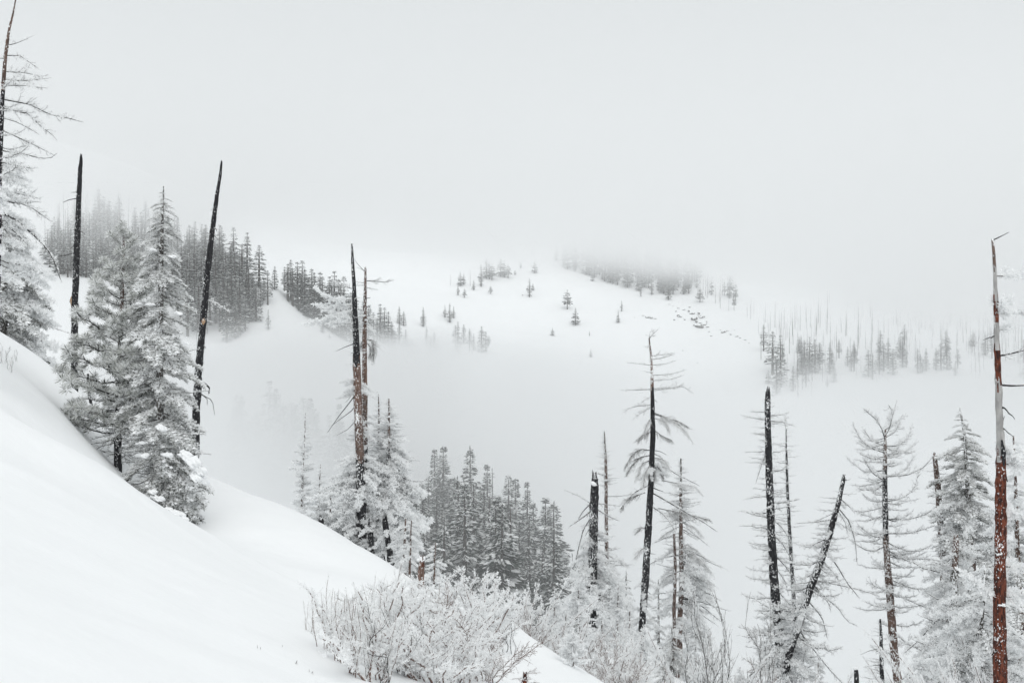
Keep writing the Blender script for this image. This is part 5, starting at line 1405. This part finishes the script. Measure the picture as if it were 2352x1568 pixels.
for px, py, w, mix, n, lb, Y in [
    (1218,1360,80,['bush'],24,'tall white shrub with arching tips standing out against the dark forest',37),
    (1255,1422,80,['bush','tangle'],18,'white and brown shrub right of the arching tipped one',35),
    (1295,1462,80,['tangle','bush'],18,'reddish brown shrub on the edge of the open snow strip',30),
    (1340,1442,90,['bush'],18,'white shrub behind the thin white sapling',36),
    (1400,1487,110,['tangle','tangle','bush'],25,'wide reddish hazy twigged shrub at the bottom below the jagged trunk',32),
    (1370,1532,90,['bush','tangle'],17,'low white shrub at the bottom edge beside the thin white sapling',28),
    (1445,1522,90,['tangle','bush'],18,'reddish white shrub at the bottom left of the feathery tree foot',31),
    (1460,1442,80,['bush'],15,'white shrub hiding the foot of the feathery dead tree',42),
    (1510,1522,80,['bush'],15,'white shrub at the bottom between the feathery tree and the brown trunks',36),
    (1640,1372,100,['bare_whip'],9,'tall bare dark stemmed shrub fanning out right of the brown trunks',33),
    (1600,1485,90,['bush','bare_whip'],14,'frosted shrub right against the brown trunks at the bottom',35),
    (1732,1405,70,['bare_whip'],6,'thin fan of bare grey whips standing alone against the fog',36),
    (1755,1535,60,['tangle','whip'],10,'reddish brown twig tangle left of the thick blunt trunk foot',35),
    (1680,1535,80,['bush','whip'],12,'low frosted shrub between the two bare stemmed shrubs',33),
    (1840,1545,90,['bush'],15,'white shrub at the crossing of the V trunks',38),
    (1900,1565,90,['bush'],14,'white shrub at the bottom right of the V trunks',37),
    (2150,1545,100,['bush'],15,'white shrub at the bottom between the larch and the fir',33),
    (2205,1485,120,['bush'],17,'large white rimed shrub in front of the fir trunks',29),
    (2325,1465,120,['bush'],18,'large white rimed shrub in the bottom right corner',27),
    (2255,1525,110,['bush'],17,'white rimed shrub just left of the red trunk at the bottom',26),
    (2065,1575,80,['bush','tangle'],12,'low frosted shrub at the foot of the upswept larch',35)]:
    shrub(px, py, 0, w, mix, n, lb, Y)
shrub(8, 838, 50, 70, ['bare_whip', 'whip'], 9, 'few grey twigs of a buried shrub at the left edge on the snow', None, (.5, 1.0))
shrub(40, 832, 26, 40, ['bare_whip'], 4, 'tiny twig tuft poking from the snow near the left edge', None, (.4, .8))

# big snow laden boughs reaching in at the lower right belong to the fir beside the red trunk
for x_, y_, Y, n, lb in [(2270,1300,29,9,'white snow plastered branches of a low tree just left of the red trunk')]:
    t = Tree('frosted_sapling', lb, 'tree', Y, [(2262,1290,4),(2258,1380,8),(2250,1480,10),(2245,1600,12)], [('grey_bark', -99)], rime=120)
    t.grow('heavy', 44, 1300, 1570, [(1300, 40), (1400, 110), (1570, 150)], (.5, 1.1), -.15, .5, -.3)
    t.grow('fir_snowy', 20, 1320, 1560, [(1320, 40), (1560, 120)], (.5, 1.1), -.2, .4, -.3)

# dry stalks poking through the snow
for px, py, n, lb in [(596,1492,2,'two dry grass stalks in the snow left of the thicket'),(672,1522,2,'tiny dry twig lying in the snow below the thicket, left one'),(718,1550,3,'tiny dry twig at the bottom edge of the snow left of the thicket'),(655,1488,1,'single dry stalk in the snow between the stalk pair and the thicket'),(880,1340,3,'few dry twigs on the snow crest above the thicket')]:
    x, Y, z = ray_near(px, py); mb = MB()
    for k in range(n):
        q = np.array([rng.uniform(-.06, .06), rng.uniform(-.05, .05), -.03]); d = np.array([rng.uniform(-.03, .06), 0, rng.uniform(.05, .09)])
        mb.tube([q, q + d * .6, q + d], [.004, .003, .002], 4, 0)
    tag(put('dry_stalk', mb.mesh('dry_stalk', [M['twig']]), None, (x, Y, z)), lb, 'dry grass')
t = Tree('broken_stump', 'small rusty red frosted stump at the bottom edge right of the thicket', 'stump', 19.5, [(1205,1553,10),(1204,1563,14),(1203,1590,17)], [('red', -99)], broken=True, rime=300)
t.grow('tangle', 10, 1545, 1580, [(1545, 30), (1580, 40)], (.5, 1.0), .3, .3)

# things of one kind in one corner of a wood: counted from the left
ORD = 'first second third fourth fifth sixth seventh eighth ninth tenth eleventh twelfth thirteenth fourteenth fifteenth sixteenth seventeenth eighteenth nineteenth twentieth'.split()
same = {}
for o in bpy.data.objects:
    if o.parent is None and o.get('group') and o.get('label'): same.setdefault(o['label'], []).append(o)
for l, os_ in same.items():
    if 1 < len(os_) <= 20:
        os_.sort(key=lambda o: o.location.x / o.location.y)
        for i, o in enumerate(os_):
            t_ = l + ', ' + ORD[i] + ' from left'
            if len(t_.split()) <= 16: o['label'] = t_
